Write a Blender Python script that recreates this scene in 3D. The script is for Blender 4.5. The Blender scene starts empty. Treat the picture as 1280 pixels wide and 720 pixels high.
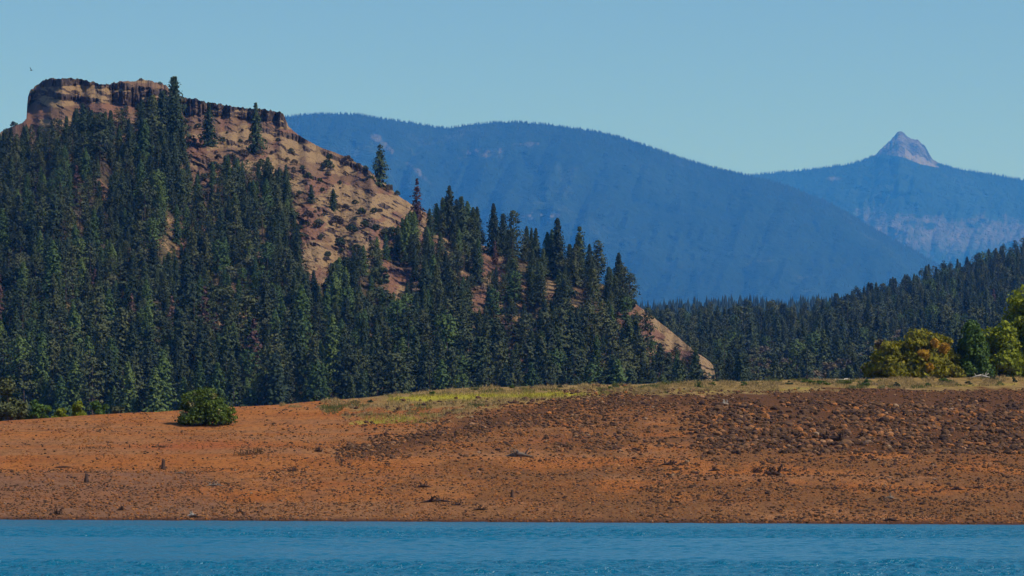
import bpy, math, random
import numpy as np
random.seed(7); rng = np.random.default_rng(7)
PI = math.pi
S = bpy.context.scene
F = 3630.0; HZ = 553.0; CH = 6.0           # lens (px), row of the level horizon, eye height above the water
def pt(px, py, Y):                          # the point seen at (px, py) that stands Y metres away
    return np.array([(px-640)/F*Y, Y, CH+(HZ-py)/F*Y])
def ip(x, tab):
    return np.interp(x, [t[0] for t in tab], [t[1] for t in tab])

# ------------------------------------------------------------------ noise
def _h(i, j, s):
    n = (i.astype(np.int64)*374761393 + j.astype(np.int64)*668265263 + s*974634777) & 0xffffffff
    n = ((n ^ (n >> 13))*1274126177) & 0xffffffff
    return ((n ^ (n >> 16)) & 0xffff)/65535.0
def vn(x, y, s=0):
    x = np.asarray(x, float); y = np.asarray(y, float)
    i = np.floor(x); j = np.floor(y); u = x-i; v = y-j
    u = u*u*(3-2*u); v = v*v*(3-2*v)
    return ((_h(i, j, s)*(1-u)+_h(i+1, j, s)*u)*(1-v)+(_h(i, j+1, s)*(1-u)+_h(i+1, j+1, s)*u)*v)
def fbm(x, y, s=0, o=4):
    a = 0.5; t = 0; n = 0
    for k in range(o):
        t = t+a*vn(x, y, s+k*17); n += a; a *= 0.5; x = np.asarray(x)*2.03+11.3; y = np.asarray(y)*2.01+5.7
    return t/n
def sst(a, b, x):
    t = np.clip((x-a)/(b-a), 0, 1); return t*t*(3-2*t)

# ------------------------------------------------------------------ mesh helpers
COL = S.collection
def mesh_np(name, V, Fc, mats=(), midx=None, smooth=False, attrs=None):
    V = np.asarray(V, np.float32).reshape(-1, 3); Fc = np.asarray(Fc, np.int32); k = Fc.shape[1]
    me = bpy.data.meshes.new(name)
    me.vertices.add(len(V)); me.vertices.foreach_set('co', V.ravel())
    me.loops.add(Fc.size); me.loops.foreach_set('vertex_index', Fc.ravel())
    me.polygons.add(len(Fc)); me.polygons.foreach_set('loop_start', np.arange(0, Fc.size, k, dtype=np.int32))
    me.polygons.foreach_set('loop_total', np.full(len(Fc), k, np.int32))
    for m in mats: me.materials.append(m)
    if midx is not None: me.polygons.foreach_set('material_index', np.asarray(midx, np.int32))
    me.polygons.foreach_set('use_smooth', np.full(len(Fc), smooth, bool))
    for a, d in (attrs or {}).items():
        at = me.attributes.new(a, 'FLOAT', 'POINT'); at.data.foreach_set('value', np.asarray(d, np.float32).ravel())
    me.update(calc_edges=True); me.validate()
    return me
def grid_faces(nr, nc):
    i = np.arange(nr-1)[:, None]*nc+np.arange(nc-1)[None, :]
    return np.stack([i, i+1, i+nc+1, i+nc], -1).reshape(-1, 4)
def link(name, me, parent=None, loc=None):
    o = bpy.data.objects.new(name, me); COL.objects.link(o)
    if parent is not None: o.parent = parent
    if loc is not None: o.location = loc
    return o
def tag(o, label=None, cat=None, group=None, kind=None):
    if label: o['label'] = label
    if cat: o['category'] = cat
    if group: o['group'] = group
    if kind: o['kind'] = kind
    return o
def empty(name, loc):
    o = bpy.data.objects.new(name, None); COL.objects.link(o); o.location = loc
    o.empty_display_size = 0.3; return o
class TB:                                    # triangle bag
    def __init__(s): s.V = []; s.T = []; s.n = 0
    def add(s, V, T):
        V = np.asarray(V, float).reshape(-1, 3); T = np.asarray(T, int).reshape(-1, 3)
        s.V.append(V); s.T.append(T+s.n); s.n += len(V)
    def tube(s, P, R, sides=6, cap=True):
        P = np.asarray(P, float); n = len(P); a = np.arange(sides)*2*PI/sides
        V = []
        for i in range(n):
            d = P[min(i+1, n-1)]-P[max(i-1, 0)]; d = d/(np.linalg.norm(d)+1e-9)
            u = np.cross(d, [0.31, 0.87, 0.12] if abs(d[2]) > .8 else [0, 0, 1.0]); u /= np.linalg.norm(u)
            w = np.cross(d, u)
            V += [P[i]+R[i]*(math.cos(t)*u+math.sin(t)*w) for t in a]
        T = []
        for i in range(n-1):
            for j in range(sides):
                p = i*sides+j; q = i*sides+(j+1) % sides
                T += [(p, q, q+sides), (p, q+sides, p+sides)]
        if cap:
            V.append(P[-1]); c = len(V)-1
            T += [((n-1)*sides+j, (n-1)*sides+(j+1) % sides, c) for j in range(sides)]
        s.add(V, T)
    def mesh(s, name, mats, **k):
        return mesh_np(name, np.concatenate(s.V), np.concatenate(s.T), mats, **k)

# ------------------------------------------------------------------ materials
def mat(name, rough=0.9, spec=0.2):
    m = bpy.data.materials.new(name); m.use_nodes = True
    nt = m.node_tree; b = nt.nodes['Principled BSDF']
    b.inputs['Roughness'].default_value = rough; b.inputs['Specular IOR Level'].default_value = spec
    return m, nt, b
def N(nt, t, **k):
    n = nt.nodes.new(t)
    for a, v in k.items(): setattr(n, a, v)
    return n
def coords(nt, scale=(1, 1, 1), kind='Object'):
    c = N(nt, 'ShaderNodeTexCoord'); mp = N(nt, 'ShaderNodeMapping'); mp.inputs['Scale'].default_value = scale
    nt.links.new(c.outputs[kind], mp.inputs[0]); return mp.outputs[0]
def noise(nt, vec, scale, detail=4, rough=0.6):
    n = N(nt, 'ShaderNodeTexNoise'); n.inputs['Scale'].default_value = scale
    n.inputs['Detail'].default_value = detail; n.inputs['Roughness'].default_value = rough
    if vec is not None: nt.links.new(vec, n.inputs['Vector'])
    return n.outputs['Fac']
def ramp(nt, fac, stops, interp='LINEAR'):
    r = N(nt, 'ShaderNodeValToRGB'); r.color_ramp.interpolation = interp
    el = r.color_ramp.elements
    while len(el) < len(stops): el.new(0.5)
    for e, (p, c) in zip(el, stops): e.position = p; e.color = (*c, 1) if len(c) == 3 else c
    nt.links.new(fac, r.inputs[0]); return r.outputs[0]
def mixc(nt, f, a, b, blend='MIX'):
    m = N(nt, 'ShaderNodeMix', data_type='RGBA', blend_type=blend)
    for sock, v in ((m.inputs[0], f), (m.inputs[6], a), (m.inputs[7], b)):
        if isinstance(v, bpy.types.NodeSocket): nt.links.new(v, sock)
        elif isinstance(v, (int, float)): sock.default_value = v
        else: sock.default_value = (*v, 1)
    return m.outputs[2]
def math_(nt, op, a, b=0.0, clamp=False):
    m = N(nt, 'ShaderNodeMath', operation=op, use_clamp=clamp)
    for i, v in enumerate((a, b)):
        if isinstance(v, bpy.types.NodeSocket): nt.links.new(v, m.inputs[i])
        else: m.inputs[i].default_value = v
    return m.outputs[0]
def attr(nt, name):
    a = N(nt, 'ShaderNodeAttribute'); a.attribute_name = name; return a.outputs['Fac']
def bump(nt, b, h, strength, dist):
    n = N(nt, 'ShaderNodeBump'); n.inputs['Strength'].default_value = strength; n.inputs['Distance'].default_value = dist
    nt.links.new(h, n.inputs['Height']); nt.links.new(n.outputs[0], b.inputs['Normal'])
def soft(nt, m, lo, hi, ns=None, amt=0.5):   # attribute with a ragged, noisy edge
    f = m
    if ns is not None: f = math_(nt, 'ADD', m, math_(nt, 'MULTIPLY', math_(nt, 'SUBTRACT', ns, 0.5), amt))
    r = N(nt, 'ShaderNodeMapRange'); r.interpolation_type = 'SMOOTHSTEP'
    r.inputs[1].default_value = lo; r.inputs[2].default_value = hi; nt.links.new(f, r.inputs[0]); return r.outputs[0]

def foliage_mat(name, c_dark, c_mid, c_light, scale=0.35, trans=0.0):
    m, nt, b = mat(name, 0.75, 0.25)
    oi = N(nt, 'ShaderNodeObjectInfo')
    n = noise(nt, coords(nt), scale, 3)
    if trans: f = math_(nt, 'MULTIPLY_ADD', noise(nt, coords(nt), scale*2.2, 3, .7), 2.2); nt.nodes[-1].inputs[2].default_value = -.6
    else: f = math_(nt, 'ADD', math_(nt, 'MULTIPLY', oi.outputs['Random'], 0.85), math_(nt, 'MULTIPLY', n, 0.25))
    c = ramp(nt, f, [(0.1, c_dark), (0.55, c_mid), (0.98, c_light)])
    nt.links.new(c, b.inputs['Base Color'])
    if trans:
        t = N(nt, 'ShaderNodeBsdfTranslucent'); nt.links.new(c, t.inputs[0])
        mx = N(nt, 'ShaderNodeMixShader'); mx.inputs[0].default_value = trans
        nt.links.new(b.outputs[0], mx.inputs[1]); nt.links.new(t.outputs[0], mx.inputs[2])
        nt.links.new(mx.outputs[0], nt.nodes['Material Output'].inputs[0])
    return m
M = {}
M['fir'] = foliage_mat('fir_needles', (.009, .020, .009), (.020, .038, .014), (.044, .064, .020))
M['fir_green'] = foliage_mat('fresh_needles', (.024, .052, .014), (.045, .082, .018), (.08, .115, .024))
M['pine'] = foliage_mat('pine_needles', (.016, .027, .010), (.033, .047, .016), (.068, .076, .024))
M['dead_red'] = foliage_mat('rusty_needles', (.06, .025, .022), (.09, .042, .034), (.13, .07, .05))
M['oak'] = foliage_mat('oak_leaves', (.025, .042, .018), (.045, .062, .026), (.085, .085, .04))
M['brush'] = foliage_mat('dry_brush', (.06, .04, .03), (.085, .062, .04), (.12, .09, .05))
M['maple'] = foliage_mat('turning_leaves', (.06, .07, .006), (.19, .175, .010), (.38, .29, .013), 0.5, 0.35)
M['orange_leaf'] = foliage_mat('orange_leaves', (.34, .20, .02), (.46, .25, .02), (.5, .33, .03), 1.0, 0.35)
M['green_leaf'] = foliage_mat('green_leaves', (.035, .075, .012), (.07, .125, .02), (.12, .17, .03), 0.6, 0.3)
M['lime_leaf'] = foliage_mat('lime_leaves', (.07, .10, .006), (.20, .23, .010), (.34, .35, .016), 0.5, 0.35)
M['bush_leaf'] = foliage_mat('bush_leaves', (.025, .048, .006), (.07, .11, .012), (.20, .24, .025), 1.4, 0.3)
M['bush_pale'] = foliage_mat('pale_leaves', (.25, .24, .08), (.34, .30, .12), (.42, .36, .18), 1.4, 0.2)
def bark_mat(name, a, b_):
    m, nt, b = mat(name, 0.9, 0.15)
    n = noise(nt, coords(nt, (6, 6, 1.2)), 2.0, 4)
    nt.links.new(ramp(nt, n, [(0.3, a), (0.7, b_)]), b.inputs['Base Color']); bump(nt, b, n, 0.6, 0.05); return m
M['bark'] = bark_mat('bark', (.05, .035, .028), (.13, .095, .075))
M['grey_wood'] = bark_mat('weathered_wood', (.10, .075, .055), (.24, .19, .15))
M['dark_wood'] = bark_mat('waterlogged_wood', (.035, .02, .014), (.09, .05, .035))
M['white_wood'] = bark_mat('bleached_wood', (.28, .25, .22), (.46, .42, .37))

# ------------------------------------------------------------------ screen profile tables
YW = [(-900, 646), (0, 649.5), (1280, 656), (2200, 660)]                       # waterline
TT = [(-900, 545), (-200, 534), (0, 527), (60, 522), (100, 519), (200, 515), (300, 508), (400, 502), (450, 498), (500, 491.5),
      (560, 486), (600, 484), (700, 482), (800, 480), (900, 476.5), (1000, 475), (1100, 473), (1280, 471), (1600, 468), (2200, 462)]
YT = [(-900, 280), (0, 298), (640, 345), (1280, 400), (2200, 450)]
def bank(px, y):                                                                # -> Y of the bank at this place
    yw = ip(px, YW); T = ip(px, TT); Ys = CH*F/(yw-HZ); Yt = ip(px, YT)
    v = (yw-y)/(yw-T); return Ys+(Yt-Ys)*v*(0.55+0.45*v)
def bank_dz(X, Y):
    z = 0.34*(fbm(X/9, Y/14, 3, 4)-.5)+0.10*(fbm(X/1.3, Y/1.6, 9, 3)-.5)
    z += 0.09*np.sin(Y*0.55+4*fbm(X/22, Y/25, 5, 2))*fbm(X/30, Y/12, 6, 2)*1.6
    return z
def on_bank(px, y):
    Y = float(bank(px, y)); p = pt(px, y, Y); fade = float(sst(CH*F/(ip(px, YW)-HZ), CH*F/(ip(px, YW)-HZ)+4, Y))
    p[2] += float(bank_dz(p[0], p[1]))*fade; return p

# ------------------------------------------------------------------ the bank
def make_bank():
    px = np.concatenate([np.arange(-1500, -240, 9.0), np.arange(-240, 1520, 1.3), np.arange(1520, 2900, 9.0)]); nv = 400
    v = np.concatenate([np.linspace(0, 1, nv)])
    PX, V = np.meshgrid(px, v)
    yw = ip(px, YW)[None]; T = ip(px, TT)[None]; Ys = CH*F/(yw-HZ); Yt = ip(px, YT)[None]
    Y = Ys+(Yt-Ys)*V*(0.55+0.45*V); y = yw+(T-yw)*V
    X = (PX-640)/F*Y; Z = CH+(HZ-y)/F*Y
    Z = Z+bank_dz(X, Y)*sst(Ys, Ys+4, Y)*(1-0.5*sst(.92, 1, V))
    rows = [(X, Y, Z, PX, y)]
    # lake bed in front
    pre = []
    for d, z in ((-60, -4.0), (-25, -1.9), (-8, -.7), (-2, -.2)):
        Yp = Y[:1]+d; pre.append(((PX[:1]-640)/F*Yp, Yp, np.full_like(Yp, z), PX[:1], y[:1]))
    post = []
    for d, dz in ((3, .03), (7, -.05), (14, -.5), (26, -1.3), (45, -2.4), (80, -4), (140, -5), (260, -5.8), (480, -6.5)):
        Yp = Y[-1:]+d; Zp = np.maximum(Z[-1:]+dz, 2.0+0*Z[-1:])+0.5*(fbm(PX[-1:]/60, Yp/40, 4, 3)-.5)*min(1, d/20)
        post.append(((PX[:1]-640)/F*Yp, Yp, Zp, PX[:1], y[-1:]))
    allr = pre+rows+post
    X = np.concatenate([r[0] for r in allr]); Y = np.concatenate([r[1] for r in allr]); Z = np.concatenate([r[2] for r in allr])
    P = np.concatenate([r[3] for r in allr]); y = np.concatenate([r[4] for r in allr])
    nz = fbm(X/5, Y/9, 31, 4)-.5; nz2 = fbm(X/1.6, Y/4, 37, 3)-.5
    # grass zone above the brown bank
    G = [(-900, 400), (330, 400), (380, 512), (420, 522), (470, 531), (520, 532), (560, 523), (600, 511), (640, 504), (700, 500), (760, 496), (900, 490), (1000, 488),
         (1150, 486), (1280, 482), (1700, 478)]
    g = sst(-6, 5, ip(P, G)-y+16*nz+9*nz2)*sst(350, 520, P+190*nz)
    g *= 1-0.75*sst(0, 3, y-508+5*nz)*sst(620, 560, P)*(nz2 > -.05)
    yel = np.exp(-((y-(ip(P, [(430, 505), (480, 500), (560, 497), (620, 495), (700, 493.5), (760, 493), (900, 489)]))+3*nz2)/2.6)**2)*sst(455, 520, P)*sst(800, 690, P)
    yel = np.maximum(yel, .8*np.exp(-((y-(533-(P-390)*.075)+5*nz2)/3.2)**2)*sst(380, 410, P)*sst(560, 500, P)*(nz2 > -.02)*.8)
    yel = np.maximum(yel, .5*np.exp(-((y-(489-(P-850)*.02)+3*nz2)/2.)**2)*sst(800, 860, P)*(nz > .05))
    grav = sst(572, 604, y+30*nz)*sst(400, 180, P+160*nz)*(0.55+.9*nz2+.3)
    grav = np.maximum(grav, .7*sst(588, 600, y+10*nz)*sst(620, 500, P+60*nz)*(.4+nz2))
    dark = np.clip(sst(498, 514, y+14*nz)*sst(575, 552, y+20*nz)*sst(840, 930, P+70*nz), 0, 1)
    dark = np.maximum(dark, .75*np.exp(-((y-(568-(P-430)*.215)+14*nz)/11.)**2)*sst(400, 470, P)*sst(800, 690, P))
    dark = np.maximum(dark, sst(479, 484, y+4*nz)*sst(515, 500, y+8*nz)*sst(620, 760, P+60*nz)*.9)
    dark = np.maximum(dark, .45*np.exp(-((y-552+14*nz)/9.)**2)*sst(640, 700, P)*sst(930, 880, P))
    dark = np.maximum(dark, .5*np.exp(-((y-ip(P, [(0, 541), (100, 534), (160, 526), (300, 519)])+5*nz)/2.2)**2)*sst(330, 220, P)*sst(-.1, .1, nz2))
    orange = np.exp(-((y-558+8*nz)/9)**2-((P-240)/110)**2)*.8+.5*np.exp(-((y-548+6*nz)/7)**2-((P-690)/70)**2)+.6*np.exp(-((y-500)/8)**2-((P-1275)/30)**2)
    wet = sst(.32, .02, Z+.12*nz2)
    # soft stripes of former water levels
    stripe = fbm(Z*2.1+1.2*fbm(X/30, Y/30, 81, 2), X/60, 77, 3)
    me = mesh_np('reservoir_bank', np.stack([X, Y, Z], -1), grid_faces(X.shape[0], X.shape[1]), [M['soil']], smooth=True,
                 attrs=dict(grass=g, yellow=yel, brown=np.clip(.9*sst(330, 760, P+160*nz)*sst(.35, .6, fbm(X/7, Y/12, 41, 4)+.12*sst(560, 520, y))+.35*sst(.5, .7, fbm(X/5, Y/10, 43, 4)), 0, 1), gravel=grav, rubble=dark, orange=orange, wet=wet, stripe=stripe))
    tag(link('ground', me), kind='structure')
m, nt, b = mat('bank_soil', 0.95, 0.1)
oc = coords(nt); big = noise(nt, oc, 0.12, 5); mid = noise(nt, oc, 0.9, 5, .65); fine = noise(nt, oc, 5.0, 4, .7)
c = ramp(nt, big, [(0.3, (.36, .108, .022)), (0.5, (.41, .142, .034)), (0.72, (.44, .185, .060))])
c = mixc(nt, math_(nt, 'MULTIPLY', soft(nt, attr(nt, 'stripe'), .42, .7, mid, .3), .6), c, (.30, .155, .075))
c = mixc(nt, math_(nt, 'MULTIPLY', soft(nt, attr(nt, 'brown'), .1, .9, mid, .5), .8), c, (.20, .090, .033))
c = mixc(nt, soft(nt, attr(nt, 'orange'), .2, .9, mid, .5), c, (.40, .11, .030))
c = mixc(nt, math_(nt, 'MULTIPLY', soft(nt, attr(nt, 'gravel'), .15, .8, mid, .6), .75), c, (.22, .115, .07))
c = mixc(nt, math_(nt, 'MULTIPLY', soft(nt, attr(nt, 'rubble'), .15, .75, mid, .7), .85), c, (.092, .039, .016))  # dark rubble earth; shade in the gaps between stones painted into its colour
md2 = noise(nt, coords(nt, (1, .4, 1)), 2.2, 4, .7)
c = mixc(nt, math_(nt, 'MULTIPLY', soft(nt, md2, .48, .62), .55), c, (.13, .052, .018))
c = mixc(nt, math_(nt, 'MULTIPLY', soft(nt, mid, .52, .66), .4), c, (.16, .07, .028))
c = mixc(nt, soft(nt, fine, .52, .66), c, mixc(nt, .6, c, (.06, .028, .014)))
straw = ramp(nt, mid, [(.3, (.16, .10, .03)), (.5, (.27, .175, .06)), (.7, (.34, .22, .10))])
straw = mixc(nt, soft(nt, noise(nt, oc, .35, 4), .55, .7), straw, (.115, .085, .03))
c = mixc(nt, soft(nt, attr(nt, 'grass'), .2, .8, mid, .5), c, straw)
c = mixc(nt, soft(nt, attr(nt, 'yellow'), .25, .85, mid, .7), c, (.36, .31, .035))
c = mixc(nt, attr(nt, 'wet'), c, (.085, .035, .02))
nt.links.new(c, b.inputs['Base Color'])
bump(nt, b, math_(nt, 'ADD', mid, math_(nt, 'MULTIPLY', fine, .8)), 1.0, 0.4)
M['soil'] = m

# ------------------------------------------------------------------ water
m, nt, b = mat('lake_water', 0.2, 0.5)
b.inputs['IOR'].default_value = 1.33
b.inputs['Base Color'].default_value = (.0, .100, .185, 1); b.inputs['Specular IOR Level'].default_value = .5
oc = coords(nt); bump(nt, b, math_(nt, 'MULTIPLY', attr(nt, 'ruffle'), math_(nt, 'ADD', noise(nt, oc, 2.8, 3, .6), math_(nt, 'MULTIPLY', noise(nt, oc, 9, 2, .5), .35))), 1.0, 0.16)
M['water'] = m
def make_water():
    xs = np.concatenate([-np.geomspace(9000, 75, 14), np.arange(-70, 70.01, .20), np.geomspace(75, 9000, 14)])
    ys = np.concatenate([np.linspace(-150, 105, 6), np.arange(112, 231, .17), [236, 245]])
    X, Y = np.meshgrid(xs, ys); Z = np.zeros_like(X); r = np.random.default_rng(3)
    for k in range(46):
        L = 0.5*(6.0 ** r.random()); th = r.normal(PI/2+.35, .55); a = 0.0105*L**.9*(.6+.8*r.random())
        kx = math.cos(th)*2*PI/L; ky = math.sin(th)*2*PI/L; ph = r.random()*6.28
        Z += a*np.sin(kx*X+ky*Y+ph)*(.35+1.3*vn(X/6+k*3.1, Y/7+k, k))
    calm = sst(147, 151, Y+9*(fbm(X/40, Y/8, 51, 3)-.5))*sst(187, 181, Y+10*(fbm(X/30, Y/8, 57, 3)-.5))
    calm = calm*(0.72+.5*(fbm(X/12, Y/3, 61, 3)-.5))
    edge = sst(190, 214, Y)
    Z *= (1-.78*calm)*(1-.85*edge)*sst(-70, -60, X)*sst(70, 60, X)*sst(112, 118, Y)*.8
    me = mesh_np('lake_water', np.stack([X, Y, Z], -1), grid_faces(len(ys), len(xs)), [M['water']], smooth=True, attrs=dict(ruffle=1.6-1.35*calm))
    tag(link('water', me), kind='structure')
make_bank(); make_water()

# ------------------------------------------------------------------ valley floor to the horizon
def ground_mat(name, a, b_, sc):
    m, nt, b = mat(name, .95, .1)
    nt.links.new(ramp(nt, noise(nt, coords(nt), sc, 6), [(.35, a), (.65, b_)]), b.inputs['Base Color']); return m
M['valley'] = ground_mat('valley_floor', (.035, .045, .02), (.11, .09, .05), .004)
def make_valley():
    Yv = np.concatenate([[640], np.geomspace(700, 40000, 60)]); u = np.linspace(-1, 1, 121)
    U, Y = np.meshgrid(u, Yv); X = U*np.interp(Y, [640, 45500], [900, 19000])
    Z = 2+3*fbm(X/200, Y/300, 2, 3)+np.interp(Y, [3500, 15000, 45500], [0, 60, 250])
    tag(link('valley_ground', mesh_np('valley_ground', np.stack([X, Y, Z-4], -1), grid_faces(len(Yv), 121), [M['valley']], smooth=True)), kind='structure')
make_valley()

# ------------------------------------------------------------------ main hill
R1 = [(-420, 262), (-250, 205), (-100, 182), (0, 166), (10, 160), (28, 154), (33, 148), (34.5, 122), (38, 113), (45, 107), (50, 104), (54, 100), (62, 98), (80, 98), (96, 98.5), (112, 102),
      (128, 105), (136, 106), (140, 103.5), (160, 101.5), (170, 101), (175, 99), (184, 100), (195, 103), (205, 105), (214, 112), (222, 119), (232, 122), (245, 124), (262, 129), (275, 130), (300, 134),
      (318, 135), (332, 137), (345, 139), (354, 141), (356, 146), (360, 157), (368, 165), (378, 172), (400, 184), (430, 195), (455, 208), (480, 228), (500, 246), (520, 259), (545, 273), (580, 296),
      (620, 314), (660, 326), (700, 336), (740, 350), (770, 364), (790, 377), (810, 391), (840, 415), (870, 440), (888, 452.5), (892, 458), (895, 476), (900, 500), (930, 545), (1000, 562)]
YR1 = [(-420, 1500), (0, 1420), (360, 1380), (540, 1280), (790, 1130), (895, 1010), (1000, 980)]
YB1 = [(-420, 900), (0, 900), (600, 910), (895, 950), (1000, 960)]
NR1 = 560
hill_px = np.arange(-420, 1001, 1.0)
def cliff_fields(P, y, R):
    """weight of dY per row: small on the cliff bands, large on the benches"""
    n1 = 5*(fbm(P/6, y/12, 101, 4)-.5); n2 = 9*(fbm(P/14, y/16, 105, 4)-.5)
    c = np.zeros_like(P+y)
    def band(x0, x1, top, bot, nn=n1):
        t = ip(P, top) if isinstance(top, list) else top; bb = ip(P, bot) if isinstance(bot, list) else bot
        return sst(x0-2, x0+2, P)*sst(x1+3, x1-3, P)*sst(t-1, t+1, y+nn*.4)*sst(bb+1.2, bb-1.2, y+nn)
    c = np.maximum(c, band(50, 134, R-3, [(50, 109), (80, 108), (100, 108), (134, 110)]))
    c = np.maximum(c, band(134, 235, [(134, 103), (160, 104), (185, 109), (205, 112), (235, 124)], [(134, 110), (160, 113), (185, 122), (210, 133), (235, 145)]))
    c = np.maximum(c, band(33, 126, [(33, 111), (45, 113), (70, 116), (90, 118), (110, 121), (126, 124)], [(33, 147), (37, 131), (50, 123), (80, 125), (100, 129), (126, 127)]))
    c = np.maximum(c, band(128, 200, [(128, 121), (150, 114), (165, 115), (200, 124)], [(128, 126), (150, 131), (170, 133), (200, 134)]))
    c = np.maximum(c, band(228, 358, R-3, [(228, 144), (262, 144), (300, 148), (340, 156), (358, 163)]))
    c = np.maximum(c, band(300, 385, [(300, 158), (340, 160), (385, 172)], [(300, 161), (340, 170), (385, 178)], n2)*.8)
    c = np.maximum(c, band(400, 468, [(400, 187), (430, 200), (468, 213)], [(400, 192), (430, 209), (468, 219)], n2)*.75)
    c = c*(1-.7*sst(.62, .70, fbm(P/13, y/3.0, 141, 3)))
    # scattered ledges on the open slope
    led = fbm(P/16, (y-.42*P)/3.4, 131, 3); c = np.maximum(c, sst(.61, .68, led)*.8*sst(R, R+14, y)*sst(R+190, R+80, y))
    return c
def make_hill():
    P = hill_px[None, :]; R = ip(hill_px, R1)[None]
    def blur(a, kk):
        pad = np.pad(a, ((0, 0), (kk//2, kk//2)), mode='edge'); c_ = np.cumsum(np.pad(pad, ((0, 0), (1, 0))), 1); return (c_[:, kk:]-c_[:, :-kk])/kk
    Rs = blur(blur(R, 41), 31)
    yg = np.arange(562, 84, -1.0)[:, None]; cg = cliff_fields(P, yg, R)
    wg = (1-cg)*(1.0+.9*sst(.6, 1, (562-yg)/(562-Rs)))+cg*.10+.8*(fbm(P/25, yg/9, 151, 3)-.5)*(1-cg); wg = np.maximum(wg, .06)
    cum = np.cumsum(wg, 0); Yb = ip(hill_px, YB1)[None]; Yr = ip(hill_px, YR1)[None]
    tot_ = np.array([np.interp(-Rs[0, q], -yg[:, 0], cum[:, q]) for q in range(len(hill_px))])[None]
    Kx = blur(blur((Yr-Yb)/tot_, 41), 41); Yg = Yb+blur(blur(blur(Kx*cum, 9), 7), 5)
    v = np.linspace(0, 1, NR1)[:, None]                # 0 = foot, 1 = ridge
    y = 562+(R-562)*v
    c = cliff_fields(P, y, R)
    Y = np.stack([np.interp(-y[:, q], -yg[:, 0], Yg[:, q]) for q in range(len(hill_px))], 1)
    col = fbm(P/2.2, y/22, 161, 2)-.5; gull = fbm(P/38, y/150, 171, 3)-.5
    Y = Y+4.0*c*col*2+6*c*(fbm(P/6, y/8, 163, 3)-.5)+26*gull*v*(1-v)*4+6*(fbm(P/6, y/4, 173, 3)-.5)*(1-c)*np.minimum(1, (1-v)*8)
    jag = (vn(hill_px/2.3, 0*hill_px, 181)-.5)*2.4*sst(30, 40, hill_px)*sst(362, 352, hill_px)+(vn(hill_px/1.1, 0*hill_px+3, 182)-.5)*1.0
    y = y+jag[None]*sst(.95, 1, v)
    X = (P-640)/F*Y; Z = CH+(HZ-y)/F*Y
    bare = sst(-.08, .1, fbm(P/14, y/7, 191, 4)-.5)
    # back side
    Xs, Ys, Zs, Cs, Bs = [X], [Y], [Z], [c], [bare]
    for d, dz in ((6, .2), (25, -1.5), (70, -8), (140, -24), (260, -70), (420, -130), (620, -220)):
        Yp = Y[-1:]+d; Zp = np.maximum(Z[-1:]+dz, -3); Xs.append((P-640)/F*Yp); Ys.append(Yp); Zs.append(Zp+0*P); Cs.append(c[-1:]*0); Bs.append(bare[-1:])
    X, Y, Z, C, B = [np.concatenate(a) for a in (Xs, Ys, Zs, Cs, Bs)]
    PP = np.broadcast_to(P, X.shape)
    yy = np.concatenate([y]+[y[-1:]]*7)
    gold = sst(.45, .62, fbm(PP/30, yy/14, 201, 4)+.22*np.exp(-((PP-480)/90)**2-((yy-260)/40)**2)+.25*sst(780, 815, PP)*sst(12, 0, yy-ip(PP, R1)-3)+.3*np.exp(-((PP-130)/70)**2-((yy-116)/9)**2))
    red = sst(.5, .7, fbm(PP/24, yy/30, 207, 3)+.25*sst(250, 330, yy)+.2*np.exp(-((PP-240)/25)**2-((yy-190)/40)**2))
    me = mesh_np('left_hill', np.stack([X, Y, Z], -1), grid_faces(*X.shape), [M['hill']], smooth=False, attrs=dict(cliff=C, gold=gold, red=red))
    tag(link('hill', me), kind='structure')
    return (X[:NR1], Y[:NR1], Z[:NR1])
m, nt, b = mat('dry_hillside', .95, .1)
oc = coords(nt); n1 = noise(nt, oc, .05, 6, .65); n2 = noise(nt, oc, .28, 5, .7); n3 = noise(nt, oc, 1.1, 3, .7)
c = ramp(nt, n1, [(.32, (.12, .068, .045)), (.5, (.16, .095, .060)), (.68, (.195, .122, .074))])
c = mixc(nt, soft(nt, attr(nt, 'red'), .3, .8, n2, .5), c, (.18, .092, .062))
c = mixc(nt, soft(nt, attr(nt, 'gold'), .25, .8, n2, .6), c, (.25, .165, .090))
c = mixc(nt, soft(nt, n2, .55, .62), c, (.11, .062, .048))
c = mixc(nt, soft(nt, n3, .62, .70), c, (.07, .06, .035))
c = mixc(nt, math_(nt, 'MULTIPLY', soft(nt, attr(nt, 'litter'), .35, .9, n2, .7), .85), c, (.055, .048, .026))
rk = coords(nt, (1, 1, .45)); rn = noise(nt, rk, .35, 5, .75)
rock = ramp(nt, rn, [(.36, (.03, .021, .019)), (.52, (.075, .052, .044)), (.68, (.16, .112, .09))])
rock = mixc(nt, soft(nt, noise(nt, oc, .12, 3), .62, .72), rock, (.17, .10, .07))
c = mixc(nt, soft(nt, attr(nt, 'cliff'), .3, .6, n2, .35), c, rock)
nt.links.new(c, b.inputs['Base Color']); bump(nt, b, math_(nt, 'ADD', n2, rn), 0.9, 1.6)
M['hill'] = m
HX, HY, HZz = make_hill()
def on_hill(px, y):
    i = int(round(px-hill_px[0])); i = max(0, min(len(hill_px)-1, i)); R = float(ip(px, R1))
    v = (562-y)/(562-R); j = max(0, min(NR1-1, int(v*(NR1-1)))); return np.array([HX[j, i], HY[j, i], HZz[j, i]])

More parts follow.
